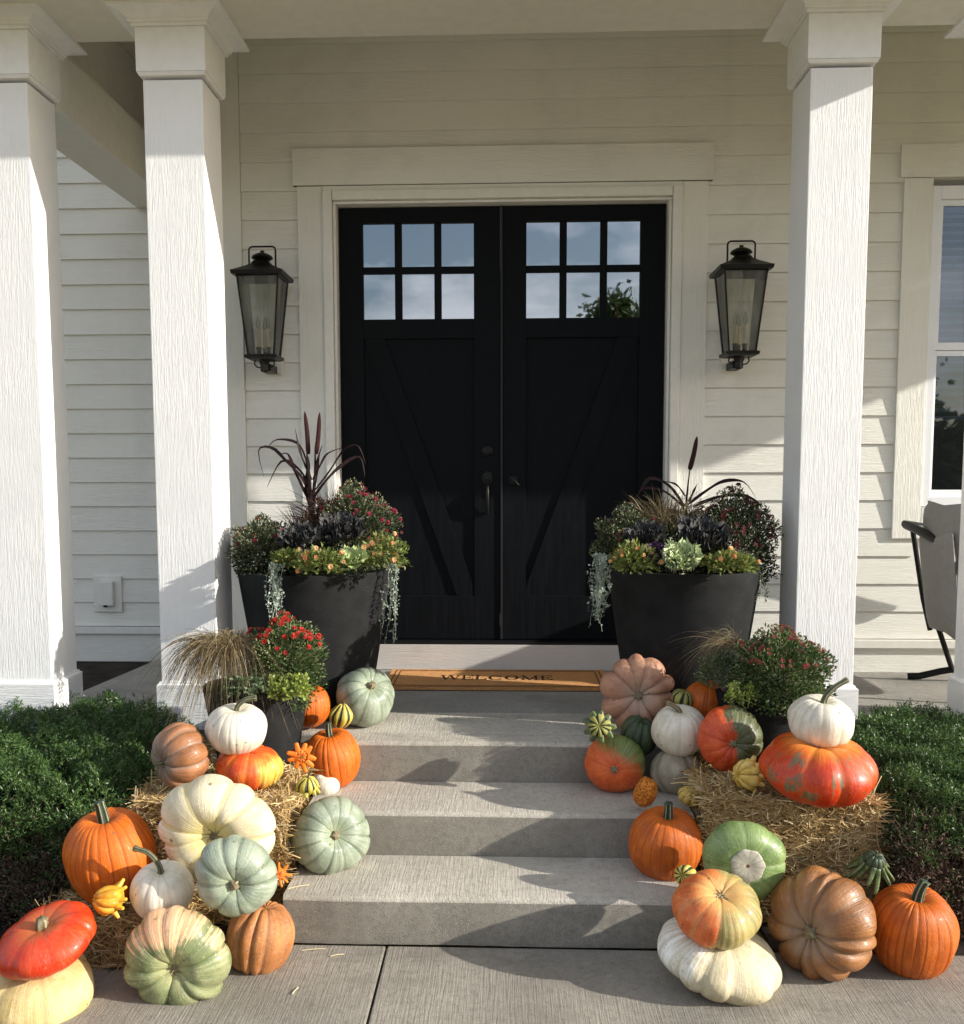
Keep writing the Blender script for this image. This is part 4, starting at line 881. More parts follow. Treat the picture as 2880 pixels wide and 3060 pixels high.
def leafmesh(name, P_, D_, L, Wd, mat, bend=.25, shape='leaf', rnd=None, cheap=False):
    """P_ base points, D_ directions; L, Wd arrays or scalars. folded diamond leaves"""
    N = len(P_); D_ = unit(D_); L = np.broadcast_to(L, (N,))[:, None]; Wd = np.broadcast_to(Wd, (N,))[:, None]
    rv = unit(rng.normal(size=(N, 3))); S = unit(np.cross(D_, rv)); U = np.cross(S, D_)
    b = P_; m1 = P_+D_*L*.45+S*Wd*.5+U*L*bend*.3; m2 = P_+D_*L*.45-S*Wd*.5+U*L*bend*.3; c = P_+D_*L*.5+U*L*bend*.12; t = P_+D_*L-U*L*bend*.35
    if cheap:
        r = rng.random(N) if rnd is None else rnd; i = np.arange(N)[:, None]*4
        return fastmesh(name, np.stack([b, m1, t, m2], 1), i+np.array([[0, 1, 2, 3]]), mat, np.repeat(r, 4))
    V = np.stack([b, m1, t, m2, c], 1); i = np.arange(N)[:, None]*5
    Q = np.concatenate([i+np.array([[0, 1, 4]]), i+np.array([[1, 2, 4]]), i+np.array([[2, 3, 4]]), i+np.array([[3, 0, 4]])], 0)
    r = (rng.random(N) if rnd is None else rnd); return fastmesh(name, V, Q, mat, np.repeat(r, 5))
def stripmesh(name, paths, width, mat, taper=True, rnd=None, nrm=None):
    """paths (N,S,3) thin blades"""
    N, S, _ = paths.shape; T = np.gradient(paths, axis=1); rv = np.repeat(unit(rng.normal(size=(N, 1, 3))), S, 1)
    sd = unit(np.cross(T, rv)); t = np.linspace(0, 1, S)[None, :, None]
    w_ = np.broadcast_to(width, (N,))[:, None, None]*((1-t**2.5*.92) if taper else 1)*.5
    A = paths+sd*w_; B = paths-sd*w_; V = np.stack([A, B], 2).reshape(N, S*2, 3)
    k = np.arange(S-1); q = np.stack([2*k, 2*k+1, 2*k+3, 2*k+2], -1)
    Q = (np.arange(N)[:, None, None]*S*2+q[None]).reshape(-1, 4)
    r = rng.random(N) if rnd is None else rnd
    return fastmesh(name, V, Q, mat, np.repeat(r, S*2), smooth=True)
def leafmat(name, c0, c1, c2=None, trans=.25, rough=.5, spec=.35):
    m = NT(name); a = m.attr('lr'); c = m.mix(m.ramp(a, .0, .75), c0, c1)
    if c2: c = m.mix(m.ramp(a, .82, .90), c, c2)
    n = m.noise(6, 3); c = m.mix(m.ramp(n, .3, .7, 0, .35), c, tuple(q*.65 for q in c0))
    m.color(c); m.rough(rough, spec)
    tl = m.n('ShaderNodeBsdfTranslucent'); m.l(c, tl.inputs[0]); ms = m.n('ShaderNodeMixShader'); ms.inputs[0].default_value = trans
    m.l(m.b.outputs[0], ms.inputs[1]); m.l(tl.outputs[0], ms.inputs[2]); m.l(ms.outputs[0], m.out.inputs[0]); return m.m
V3 = lambda p: np.array(p, float)
LM = {
 'hedge': leafmat('hedge_needles', (.036, .082, .020), (.098, .180, .046), (.24, .33, .11), .2, .40, .5),
 'dead': leafmat('dead_inner_twigs', (.06, .040, .026), (.13, .09, .06), (.22, .17, .12), .05, .8),
 'mum': leafmat('mum_leaves', (.035, .070, .018), (.075, .130, .035), (.20, .24, .09), .25),
 'mumdark': leafmat('dark_mum_leaves', (.030, .045, .020), (.060, .085, .035), (.24, .22, .14), .2),
 'stemp': leafmat('pale_stems', (.22, .24, .10), (.36, .36, .20), None, .1, .6),
 'grass': leafmat('bronze_grass', (.13, .095, .045), (.30, .225, .115), (.42, .34, .20), .2, .6),
 'grassp': leafmat('purple_grass', (.030, .013, .013), (.085, .035, .028), (.17, .12, .06), .2, .5),
 'lime': leafmat('lime_leaves', (.20, .28, .045), (.40, .48, .10), (.56, .56, .22), .3),
 'viola': leafmat('viola_leaves', (.12, .17, .04), (.24, .29, .07), (.44, .38, .14), .3),
 'silver': leafmat('silver_trailing_leaves', (.28, .34, .27), (.46, .53, .44), (.6, .66, .58), .2, .5),
 'ivy': leafmat('grey_green_leaves', (.07, .11, .05), (.15, .20, .10), (.25, .28, .16), .25),
 'straw': leafmat('straw', (.38, .245, .095), (.68, .49, .225), (.92, .79, .50), .12, .5, .4),
 'tree': leafmat('tree_leaves', (.03, .06, .015), (.07, .12, .03), (.12, .13, .04), .2),
}
def petal_mat(name, c0, c1):
    m = NT(name); q = m.rnd(); m.color(m.mix(q, c0, c1)); m.rough(.6, .3); return m.m
FL = {'red': petal_mat('red_petals', (.30, .012, .008), (.46, .03, .014)), 'wine': petal_mat('wine_petals', (.12, .008, .018), (.26, .012, .040)),
      'dusk': petal_mat('dusky_red_petals', (.17, .025, .025), (.32, .075, .055)), 'peach': petal_mat('peach_petals', (.62, .24, .08), (.78, .50, .24)), 'dark': petal_mat('dark_wine_petals', (.05, .006, .008), (.10, .012, .014))}
def head_mesh(r, layers=3, n=11):
    mb = MB(); rg = random.Random(int(r*1e5))
    for l in range(layers):
        rr = r*(1-.27*l); hz = r*(.06+.22*l); up_ = .15+.35*l
        for k in range(n):
            a = 2*math.pi*(k+.5*(l % 2))/n+rg.uniform(-.1, .1); c_, s_ = math.cos(a), math.sin(a); w_ = rr*.26
            p0 = (c_*rr*.15, s_*rr*.15, hz); p1 = (c_*rr*.65-s_*w_, s_*rr*.65+c_*w_, hz+rr*up_*.5); p2 = (c_*rr, s_*rr, hz+rr*up_*.6-rr*.1*(2-l)); p3 = (c_*rr*.65+s_*w_, s_*rr*.65-c_*w_, hz+rr*up_*.5)
            mb.add([p0, p1, p2, p3], [(0, 1, 2, 3)])
    mb.lathe([(r*.05, r*.1), (r*.22, r*.35), (.0, r*.5)], 6)
    return mb
HEADS = {}
def heads(parent, pts, nrm, kind, r0, r1, name='flower'):
    for i, (p, n_) in enumerate(zip(pts, nrm)):
        kk = (kind, i % 2)
        if kk not in HEADS:
            HEADS[kk] = head_mesh(.02, 3-(i % 2), 10+i % 2).mesh('flower', FL[kind])
        o = bpy.data.objects.new(name, HEADS[kk]); COL.objects.link(o); o.parent = parent; o.location = p
        o.rotation_mode = 'QUATERNION'; o.rotation_quaternion = Vector(n_).to_track_quat('Z', 'Y') @ Quaternion((0, 0, 1), random.uniform(0, 6)); s_ = random.uniform(r0, r1)/.02; o.scale = (s_, s_, s_)
def dome(n, rx, ry, rz, rmin=.75, zmin=-.25):
    d = unit(rng.normal(size=(int(n*2.6), 3))); d = d[d[:, 2] > zmin][:n]
    r = (rmin+(1-rmin)*rng.random(len(d))**.6)[:, None]
    lump = 1+.13*np.sin(d[:, :1]*7+1)*np.sin(d[:, 1:2]*6+2)+.10*np.sin(d[:, 2:]*9+d[:, :1]*5)
    return d*r*lump*np.array([rx, ry, rz]), d
def stuff(o): o['kind'] = 'stuff'; return o
def mum(label, c, rx, ry, rz, kind, nf, n=3200, leaf='mum', r=(.010, .017), fz=.25, cat='mum plant', stems=160, ls=.020, seed=0, fbias=None, zmin=-.25):
    o = empty('mum_plant', c); tag(o, label, cat)
    P_, D_ = dome(n, rx, ry, rz, .45, zmin)
    stuff(link('leaves', leafmesh('leaves', P_, D_*.8+rng.normal(size=D_.shape)*.5+np.array([0, 0, .35]), ls*(.5+.8*rng.random(len(P_))), ls*.42, LM[leaf]), o))
    P2, D2 = dome(stems, rx*.97, ry*.97, rz*.97, .93, .0)
    t = np.linspace(0, 1, 5)[None, :, None]; st_ = P2[:, None]*(.35+.65*t)+np.array([0, 0, -.04*rz])*(1-t)
    stuff(link('stems', stripmesh('stems', st_, .0028, LM['stemp'], False), o))
    P3, D3 = dome(nf, rx*1.03, ry*1.03, rz*1.04, .97, fz)
    if fbias is not None:
        k = (D3@np.array(fbias)) > -.05; P3, D3 = P3[k], D3[k]
    heads(o, P3, unit(D3+np.array([0, -.2, .35])), kind, *r)
    # closed buds
    P4, D4 = dome(int(n*.13), rx*1.02, ry*1.02, rz*1.02, .94, -.1)
    stuff(link('buds', leafmesh('buds', P4, D4, .009, .007, LM['stemp']), o))
    return o
def arcs(n, base, br, L, spread, droop, bias=(0, 0, 0), S=9, wob=.02, up=1.0):
    d = unit(np.concatenate([rng.normal(size=(n, 2))*spread, np.full((n, 1), up)], 1)+np.array(bias)); L = L*(.6+.5*rng.random(n))
    b = np.array(base)+np.concatenate([rng.normal(size=(n, 2))*br, np.zeros((n, 1))], 1)
    t = np.linspace(0, 1, S)[None, :, None]; dr = droop*(.6+.8*rng.random(n))
    hor = d*np.array([1, 1, 0]); p = b[:, None]+d[:, None]*L[:, None, None]*t+np.array([0, 0, -1.])*(dr*L)[:, None, None]*t**2.2+hor[:, None]*(L[:, None, None]*.25)*t**2
    return p+np.cumsum(rng.normal(size=p.shape)*wob*L[:, None, None]/S, 1)
def grass(label, c, n, br, L, spread, droop, mat, width=.0028, bias=(0, 0, 0), up=1., cat='ornamental grass', wob=.02):
    o = empty('ornamental_grass', c); tag(o, label, cat)
    stuff(link('blades', stripmesh('blades', arcs(n, (0, 0, 0), br, L, spread, droop, bias, wob=wob, up=up), width, LM[mat]), o)); return o
def kale_leaf(L, Wd, ruffle, seed, mat, cup=.5):
    rg = random.Random(seed); n, m = 7, 13; v = []; ph = rg.uniform(0, 6)
    for i in range(n+1):
        t = i/n; w_ = Wd*(.25+.95*math.sin(min(1, t*1.15)*math.pi*.62))*(1-.25*t**6)
        for j in range(m+1):
            u = 2*j/m-1; e = abs(u)**2.2; edge = max(e, t**5)
            z = cup*L*t*t*.8+.30*Wd*e+ruffle*edge*math.sin(j*3.1+i*2.3+ph)
            v.append((u*w_*.5*(1+.1*math.sin(i*3+ph)), L*t*(1-.12*e)+ruffle*.6*edge*math.cos(j*2.7+ph), z))
    f = [(i*(m+1)+j, i*(m+1)+j+1, (i+1)*(m+1)+j+1, (i+1)*(m+1)+j) for i in range(n) for j in range(m)]
    return MB().add(v, f).mesh('leaf', mat, smooth=True)
def kmat(name, c0, c1, edge):
    m = NT(name); n = m.noise(60, 4); n2 = m.noise(180, 3); c = m.mix(m.ramp(n, .35, .65), c0, c1); c = m.mix(m.ramp(n2, .52, .62, 0, .7), c, edge); m.color(c); m.rough(.75, .25); m.bump(n2, .6, .003); return m.m
KM = {'purple': kmat('purple_grey_kale', (.045, .052, .048), (.10, .102, .098), (.06, .028, .045)), 'green': kmat('green_kale', (.30, .40, .14), (.48, .56, .24), (.62, .66, .42)), 'violet': kmat('violet_kale', (.10, .05, .11), (.17, .09, .18), (.06, .04, .06)),
      'limek': kmat('frilly_white_green_kale', (.40, .50, .20), (.60, .68, .38), (.72, .76, .56))}
def kale(label, c, r, kind, n=22, tilt=(0, -.5, 1), ruffle=.16, low=1.):
    o = empty('ornamental_kale', c); tag(o, label, 'kale'); o.rotation_mode = 'QUATERNION'; o.rotation_quaternion = Vector(tilt).to_track_quat('Z', 'Y')
    ms = [kale_leaf(r, r*.95, r*ruffle, s, KM[kind]) for s in range(3)]
    for k in range(n):
        t = k/n; q = bpy.data.objects.new('leaf', ms[k % 3]); COL.objects.link(q); q.parent = o
        s_ = 1-.62*t; q.scale = (s_, s_, s_); q.rotation_euler = (R(-14+58*t+random.uniform(-6, 6)), R(random.uniform(-8, 8)), k*2.399); q.location = (0, 0, r*.10*t)
    return o
def viola(label, c, rx, ry, rz, nf, n=520):
    o = empty('viola_plant', c); tag(o, label, 'viola')
    P_, D_ = dome(n, rx, ry, rz, .3, -.5); stuff(link('leaves', leafmesh('leaves', P_, D_+rng.normal(size=D_.shape)*.5+np.array([0, 0, .3]), .026, .012, LM['viola'], .4), o))
    d = unit(rng.normal(size=(nf*6, 3))*np.array([1, .7, .7])+np.array([0, -.9, .35])); d = d[(d[:, 1] < .1) & (d[:, 2] > -.35)][:nf]
    heads(o, d*np.array([rx, ry, rz])*1.04+rng.normal(size=d.shape)*.012, unit(d*.5+rng.normal(size=d.shape)*.35+np.array([0, -1, .4])), 'peach', .009, .0145); return o
def trailing(label, c, n, L, wd, mat='silver', lr=.0085, front=-.02, lean=(0, 0), k=40, spread_y=.03):
    o = empty('trailing_plant', c); tag(o, label, 'trailing plant')
    t = np.linspace(0, 1, 14)[None, :, None]; x0 = rng.uniform(-wd, wd, n); y0 = rng.uniform(-spread_y, spread_y, n); ln = L*(.45+.55*rng.random(n))
    p = np.zeros((n, 14, 3)); p[:, :, 0] = x0[:, None]+lean[0]*t[..., 0]*ln[:, None]; p[:, :, 1] = y0[:, None]+front*np.minimum(1, t[..., 0]*4)+lean[1]*t[..., 0]
    p[:, :, 2] = .02*np.sin(np.minimum(1, t[..., 0]*4)*np.pi)-ln[:, None]*t[..., 0]**1.1
    p += np.cumsum(rng.normal(size=p.shape)*np.array([.0055, .003, 0]), 1)
    stuff(link('stems', stripmesh('stems', p, .0016, LM[mat], False), o))
    ii = rng.integers(0, n, n*k); jj = rng.integers(0, 13, n*k); P_ = p[ii, jj]+rng.normal(size=(n*k, 3))*.004
    stuff(link('leaves', leafmesh('leaves', P_, rng.normal(size=(n*k, 3))+np.array([0, -.4, -.2]), lr*(.8+.8*rng.random(n*k)), lr*1.1, LM[mat], .2), o)); return o
def blade_part(parent, pts, width, mat, name='leaf', twist=.0):
    p = bez(pts, 16); mb = MB(); n = len(p)
    for i, q in enumerate(p):
        t = i/(n-1); T = (p[min(i+1, n-1)]-p[max(i-1, 0)]).normalized(); sd = T.cross(Vector((math.sin(twist*t*3), -1, .25))).normalized(); u = sd.cross(T)
        w_ = width*.5*(math.sin(math.pi*min(1, .12+t*.9))**.7)*(1+.25*math.sin(t*14))
        if i == n-1: w_ = .0005
        mb.v += [tuple(q+sd*w_), tuple(q-u*w_*.35), tuple(q-sd*w_)]; mb.a += [t]*3
    mb.f = [(3*i+a, 3*i+a+1, 3*i+a+4, 3*i+a+3) for i in range(n-1) for a in (0, 1)]
    return mb.build(name, mat, parent, smooth=True)
M['millet'] = plain('dark_purple_millet_leaf', (.016, .005, .006), .6, .2, .0005, 200, .35)
def seedmat():
    m = NT('purple_seed_head'); n = m.noise(400, 2); m.color(m.mix(n, (.022, .006, .007), (.065, .022, .018))); m.rough(.8, .2); m.bump(n, 1, .004); return m.m
M['seed'] = seedmat()
def seed_head(parent, p0, p1, r):
    p = bez([p0, (Vector(p0)*.5+Vector(p1)*.5+Vector((.003, 0, 0))), p1], 10); rad = [r*.7, r, r*1.05, r, r, .98*r, .95*r, .9*r, .75*r, .5*r, r*.12]
    return MB().tube(p, rad, 12).build('seed_head', M['seed'], parent, smooth=True)

# =================================================================== PLANTERS
def potmat():
    m = NT('charcoal_ribbed_resin'); sx = m.n('ShaderNodeSeparateXYZ'); m.l(m.obj, sx.inputs[0])
    wv = m.math('MULTIPLY', m.math('SINE', m.math('MULTIPLY', sx.outputs[2], 2*math.pi/.0075)), .35); n = m.noise(12, 5); n2 = m.noise(150, 3)
    m.color(m.mix(m.ramp(n, .3, .7), (.011, .0115, .012), (.018, .0185, .019))); m.rough(.78, .18); m.bump(m.math('ADD', m.math('MULTIPLY', wv, .5), n2), .5, .0016); return m.m
M['pot'] = potmat(); M['soil'] = plain('potting_soil', (.035, .025, .018), .95, .1, .006, 60, .5)
def planter(label, c, R1, R0, H_):
    o = empty('planter', c); tag(o, label, 'planter')
    pf_ = [(R0*.96, .0), (R0, .012)]+[(R0+(R1-R0)*(t/14)**.95, .012+(H_-.02)*t/14) for t in range(1, 15)]+[(R1*.995, H_), (R1-.022, H_), (R1-.028, H_-.03), (R1-.035, H_-.055)]
    b = MB().lathe(pf_, 72).build('pot', M['pot'], o); autosmooth(b.data, 50)
    MB().lathe([(R1-.03, H_-.10), (R1-.03, H_-.035), (.01, H_-.018)], 40).build('soil', M['soil'], o, smooth=True); return o
planter('large round charcoal planter left of the black door', (-.873, -.945, .001), .359, .252, .674)
planter('large round charcoal planter right of the black door', (.842, -1.015, .001), .345, .245, .688)
planter('small charcoal planter behind the white pumpkin at the left', (-1.0, -1.56, -.055), .216, .165, .310)
planter('small charcoal planter behind the red pumpkins at the right', (1.10, -1.50, -.055), .205, .155, .285)

# =================================================================== LEFT LARGE PLANTER PLANTS
mum('low green foliage between the kales and violas of the large left planter', (-0.8662, -0.9681, 0.7345), .27, .17, .17, 'dark', 2, 7500, 'mumdark', (.005, .006), .9, cat='leafy plant', stems=60, zmin=-.7)
mum('burgundy flowered mum at the right back of the large left planter', (-0.6836, -0.9481, 0.7938), 0.195, 0.199, 0.262, 'wine', 130, 7500, 'mumdark', (.009, .015), .05, seed=1, fbias=(.5, 0, .5), zmin=-.6)
mum('mum with few dark flowers at the left side of the large left planter', (-1.0872, -1.0581, 0.7538), 0.146, 0.154, 0.158, 'wine', 40, 5000, 'mumdark', (.009, .014), .3, zmin=-.6)
grass('dark purple fountain grass in the large left planter behind the kale', (-0.7877, -0.9481, 0.8545), 260, .035, 0.308, .42, .35, 'grassp', .0042, cat='fountain grass')
grass('tuft of fine purple grass between the kale and the left mum', (-0.9055, -1.0481, 0.8555), 110, .025, 0.172, .45, .15, 'grassp', .003)
ml_ = empty('purple_millet', (-0.8853, -0.9781, 0.7838)); tag(ml_, 'tall dark purple millet with two seed heads rising from the left planter', 'millet')
def wv(u, v, b=(603, 1060)):                          # offsets in the plant's own plane, measured from its base
    return ((u-b[0])*.00238, random.uniform(-.03, .03), (b[1]-v)*.00238)
MB().tube([wv(603, 1060), wv(603, 980), wv(604, 930), wv(600, 880)], [.013, .012, .008, .004], 8).build('stem', M['millet'], ml_)
MB().tube([wv(606, 1040), wv(610, 960), wv(613, 920), wv(617, 880)], [.010, .009, .006, .004], 8).build('stem', M['millet'], ml_)
seed_head(ml_, wv(600, 880), wv(595, 797), .0105); seed_head(ml_, wv(617, 880), wv(624, 799), .0105)
for pts, w_ in (([(602, 960), (590, 925), (560, 896), (530, 868), (502, 872), (512, 925)], .020), ([(601, 950), (585, 915), (548, 893), (520, 945)], .018), ([(604, 940), (594, 890), (580, 858), (540, 852), (518, 868)], .016),
                ([(602, 975), (588, 940), (570, 905), (562, 880), (545, 880)], .022), ([(606, 930), (592, 890), (583, 860), (578, 830)], .016), ([(610, 930), (625, 905), (640, 880), (668, 868)], .014), ([(608, 970), (630, 940), (662, 905), (700, 885), (712, 925)], .020),
                ([(610, 955), (640, 915), (672, 872), (700, 864), (714, 900)], .013), ([(606, 980), (614, 930), (622, 890), (630, 862)], .022), ([(603, 985), (594, 950), (600, 900), (597, 878)], .024)):
    blade_part(ml_, [wv(*q) for q in pts], w_*.72, M['millet'], twist=.4)
kale('purple grey frilled kale at the left front of the large left planter', (-0.8683, -1.2781, 0.8238), 0.090, 'purple', 34, (-.1, -.45, 1), .28)
kale('purple grey frilled kale in the middle of the large left planter', (-0.7063, -1.1781, 0.8561), 0.103, 'purple', 34, (.15, -.4, 1), .28)
kale('bright green kale at the rim of the large left planter', (-0.6268, -1.3781, 0.7427), 0.073, 'green', 18, (.05, -.8, 1), .12)
viola('peach viola spilling over the middle of the large left planter rim', (-0.7519, -1.4281, 0.7405), 0.100, 0.054, 0.063, 11)
viola('peach viola at the right rim of the large left planter', (-0.5108, -1.2681, 0.76), 0.104, 0.063, 0.091, 14)
viola('leafy viola with few flowers left of the silver trailing strands', (-0.9014, -1.3681, 0.7459), 0.063, 0.045, 0.045, 3)
trailing('silver trailing strands down the front of the large left planter', (-0.939, -1.3981, 0.7309), 15, 0.289, 0.050, front=-.03)
trailing('silver trailing strands down the right side of the large left planter', (-0.4911, -1.0981, 0.7104), 12, 0.378, 0.026, front=-.01, lean=(-.03, 0))
# =================================================================== RIGHT LARGE PLANTER PLANTS
mum('low dark green foliage between the kales of the large right planter', (0.8159, -1.0081, 0.7511), .26, .16, .17, 'dark', 2, 7500, 'mumdark', (.005, .006), .9, cat='leafy plant', stems=60, zmin=-.7)
mum('dark mum dome at the right back of the large right planter', (1.0615, -1.0281, 0.7694), 0.183, 0.170, 0.255, 'dark', 130, 8000, 'mumdark', (.010, .015), .0, fbias=(.4, 0, .5), zmin=-.6)
mum('brownish mum at the left back of the large right planter', (0.5828, -1.0481, 0.7612), 0.148, 0.161, 0.197, 'dark', 50, 5200, 'mumdark', (.008, .012), .1)
grass('bronze and purple grass tuft in the middle of the large right planter', (0.757, -1.0281, 0.8588), 300, .045, 0.269, .40, .30, 'grass', .0030)
grass('dark purple fountain grass in the large right planter', (0.8131, -0.9481, 0.8422), 220, .04, 0.295, .55, .45, 'grassp', .0042, cat='fountain grass')
mr_ = empty('purple_millet', (0.8462, -1.0281, 0.8235)); tag(mr_, 'purple millet with one seed head rising from the right planter', 'millet')
def wr(u, v): return wv(u, v, (1330, 1045))
MB().tube([wr(1330, 1045), wr(1333, 970), wr(1338, 912)], [.007, .005, .0025], 8).build('stem', M['millet'], mr_)
seed_head(mr_, wr(1338, 914), wr(1349, 851), .011)
for pts, w_ in (([(1332, 980), (1365, 955), (1400, 936), (1440, 938), (1460, 970)], .018), ([(1345, 985), (1385, 968), (1430, 962), (1462, 975), (1478, 1000)], .020), ([(1335, 975), (1345, 955), (1352, 940)], .014), ([(1330, 965), (1310, 942), (1285, 935)], .012),
                ([(1330, 985), (1300, 945), (1262, 930), (1240, 958), (1228, 985)], .020), ([(1325, 985), (1290, 955), (1250, 950), (1232, 975)], .016)):
    blade_part(mr_, [wr(*q) for q in pts], w_*.8, M['millet'], twist=.4)
kale('dark grey kale at the left of the large right planter', (0.6213, -1.3281, 0.8364), 0.085, 'purple', 34, (-.2, -.4, 1), .28)
kale('dark grey kale in the middle of the large right planter', (0.8687, -1.2881, 0.8293), 0.115, 'purple', 36, (.1, -.4, 1), .28)
kale('small violet kale beside the bright frilly one, right planter', (0.6479, -1.3881, 0.7819), 0.060, 'violet', 16, (-.1, -.8, 1), .2)
kale('bright frilly green and white kale at the rim of the large right planter', (0.7499, -1.4681, 0.7608), 0.085, 'limek', 30, (.0, -.9, 1), .2)
viola('peach viola at the left rim of the large right planter', (0.5571, -1.4281, 0.7506), 0.085, 0.063, 0.081, 9)
viola('peach viola at the right rim of the large right planter', (0.9524, -1.4381, 0.7391), 0.098, 0.054, 0.049, 8)
trailing('silver green trailing strands at the left of the large right planter', (0.4484, -1.2281, 0.7574), 26, 0.335, 0.034, front=-.03, lean=(-.05, 0), lr=.009)
trailing('short trailing strands at the right of the large right planter', (1.1526, -1.1481, 0.71), 8, 0.197, 0.030, front=-.01, mat='ivy')
# =================================================================== SMALL PLANTERS' PLANTS
mum('red flowered mum in the small left planter', (-0.8627, -1.6081, 0.342), .15, .16, .19, 'red', 110, 5200, 'mum', (.010, .0165), .35, zmin=-.9, stems=260)
grass('drooping bronze grass in the small left planter', (-1.0928, -1.6281, 0.3999), 1250, .036, .32, .55, 1.35, 'grass', .0024, bias=(-.10, -.25, 0), cat='bronze grass', wob=.01, up=1.25)
grass('thin arching grass strands left of the small left planter', (-1.1388, -1.6081, 0.4044), 150, .02, .36, .28, 1.15, 'grass', .0020, bias=(-1.0, 0, .15), cat='bronze grass')
trailing('grey green leafy plant at the front rim of the small left planter', (-0.9853, -1.7881, 0.3164), 30, .06, .07, 'ivy', .013, front=-.02, k=14)
trailing('lime green creeping plant at the right rim of the small left planter', (-0.8104, -1.7481, 0.3169), 44, .075, .065, 'lime', .013, front=-.03, k=16)
mum('dusky red mum dome in the small right planter', (1.1208, -1.6081, 0.2981), .186, .18, .19, 'dusk', 170, 8000, 'mum', (.007, .0115), .42, stems=520, zmin=-.7)
grass('fine arching bronze grass left of the mum in the small right planter', (0.9793, -1.5081, 0.3959), 170, .02, .29, .42, .95, 'grass', .0014, bias=(-.8, 0, .1), cat='bronze grass')
mum('leafy green plant at the left of the small right planter', (0.9102, -1.5281, 0.2862), .095, .10, .10, 'dusk', 1, 1500, 'ivy', (.005, .006), .9, cat='leafy plant', stems=20)
trailing('variegated trailing plant over the front of the small right planter', (0.9503, -1.7081, 0.2839), 26, .085, .05, 'lime', .010, front=-.01, k=12)

# =================================================================== HAY BALES
M['baleCore'] = plain('packed_hay', (.14, .09, .04), .95, .1, .010, 90, .45)
def bale(label, x0, x1, y0, y1, z0, z1, n=5200, seed=0, turn=0):
    cx, cy = (x0+x1)/2, (y0+y1)/2; o = empty('hay_bale', (cx, cy, z0), (0, 0, R(turn))); tag(o, label, 'hay bale')
    a, b, h = (x1-x0)/2, (y1-y0)/2, z1-z0
    MB().box(-a+.02, a-.02, -b+.02, b-.02, .002, h-.02).build('packed_core', M['baleCore'], o, bevel=.02)
    f = rng.integers(0, 10, n); u = rng.uniform(-1, 1, n); v = rng.uniform(0, 1, n); w_ = rng.uniform(-1, 1, n)
    P_ = np.zeros((n, 3)); N_ = np.zeros((n, 3))
    top = f < 4; fr = (f >= 4) & (f < 8); sd = f >= 8; s_ = np.where(rng.random(n) < .5, -1, 1)
    P_[top] = np.stack([u*a, w_*b, np.full(n, h-.012)], 1)[top]; N_[top] = (0, 0, 1)
    P_[fr] = np.stack([u*a, np.full(n, -b+.012), v*h], 1)[fr]; N_[fr] = (0, -1, 0)
    P_[sd] = np.stack([s_*(a-.012), w_*b, v*h], 1)[sd]; N_[sd] = np.stack([s_, 0*u, 0*u], 1)[sd]
    d = rng.normal(size=(n, 3)); d = unit(d-N_*(d*N_).sum(1, keepdims=True)*.95+N_*(.10+.35*(rng.random((n, 1)) > .93))); d[fr] *= np.array([1, 1, .55]); L = .04+.15*rng.random(n)**2.2
    t = np.linspace(-.5, .5, 5)[None, :, None]; bend = unit(rng.normal(size=(n, 3)))*.25
    p = P_[:, None]+N_[:, None]*.012+d[:, None]*L[:, None, None]*t+bend[:, None]*L[:, None, None]*(t**2)*1.3
    p[:, :, 2] = np.maximum(p[:, :, 2], .003)
    stuff(link('straw', stripmesh('straw', p, rng.uniform(.0016, .0044, n), LM['straw'], False), o)); return o
bale('hay bale carrying the broad red pumpkin, right of the steps', .765, 1.36, -2.04, -1.62, GZ, -.055, 14000)
bale('hay bale behind, carrying the small right planter', .765, 1.36, -1.60, -1.36, GZ, -.062, 2500)
bale('hay bale carrying the white and the yellow red pumpkins, left of the steps', -1.30, -.765, -2.12, -1.72, GZ, -.055, 11000)
bale('hay bale behind, carrying the small left planter', -1.30, -.765, -1.70, -1.27, GZ, -.060, 2500)
bale('low loose hay bale under the tall orange pumpkin, far left front', -1.52, -1.10, -2.44, -2.14, GZ, -.35, 2200)
# single straws fallen on the concrete
def straw_on(u0, u1, z, lab):
    (xa, ya), (xb, yb) = u0, u1; c_ = ((xa+xb)/2, (ya+yb)/2, z+.003)
    pts = [(xa-c_[0], ya-c_[1], 0), (0, 0, .002), (xb-c_[0], yb-c_[1], 0)]
    o = MB().tube(bez(pts, 6), .0016, 5).build('straw', M['strawm'], None); o.location = c_; tag(o, lab, 'straw')
M['strawm'] = plain('single_straw', (.70, .58, .36), .5)
straw_on((-.665, -2.31), (-.585, -2.295), GZ, 'longest loose straw on the ground at the foot of the lowest step')
straw_on((-.56, -2.345), (-.515, -2.33), GZ, 'short pale straw lying on the ground right of the longest one')
straw_on((-.635, -2.585), (-.625, -2.545), GZ, 'tiny straw on the walkway before the tan orange ribbed pumpkin')
straw_on((-.735, -2.20), (-.665, -2.165), -.337, 'straw on the lowest tread beside the small orange fingered gourd')
straw_on((.56, -2.74), (.615, -2.73), GZ, 'thin straw on the walkway in front of the broad cream pumpkin')

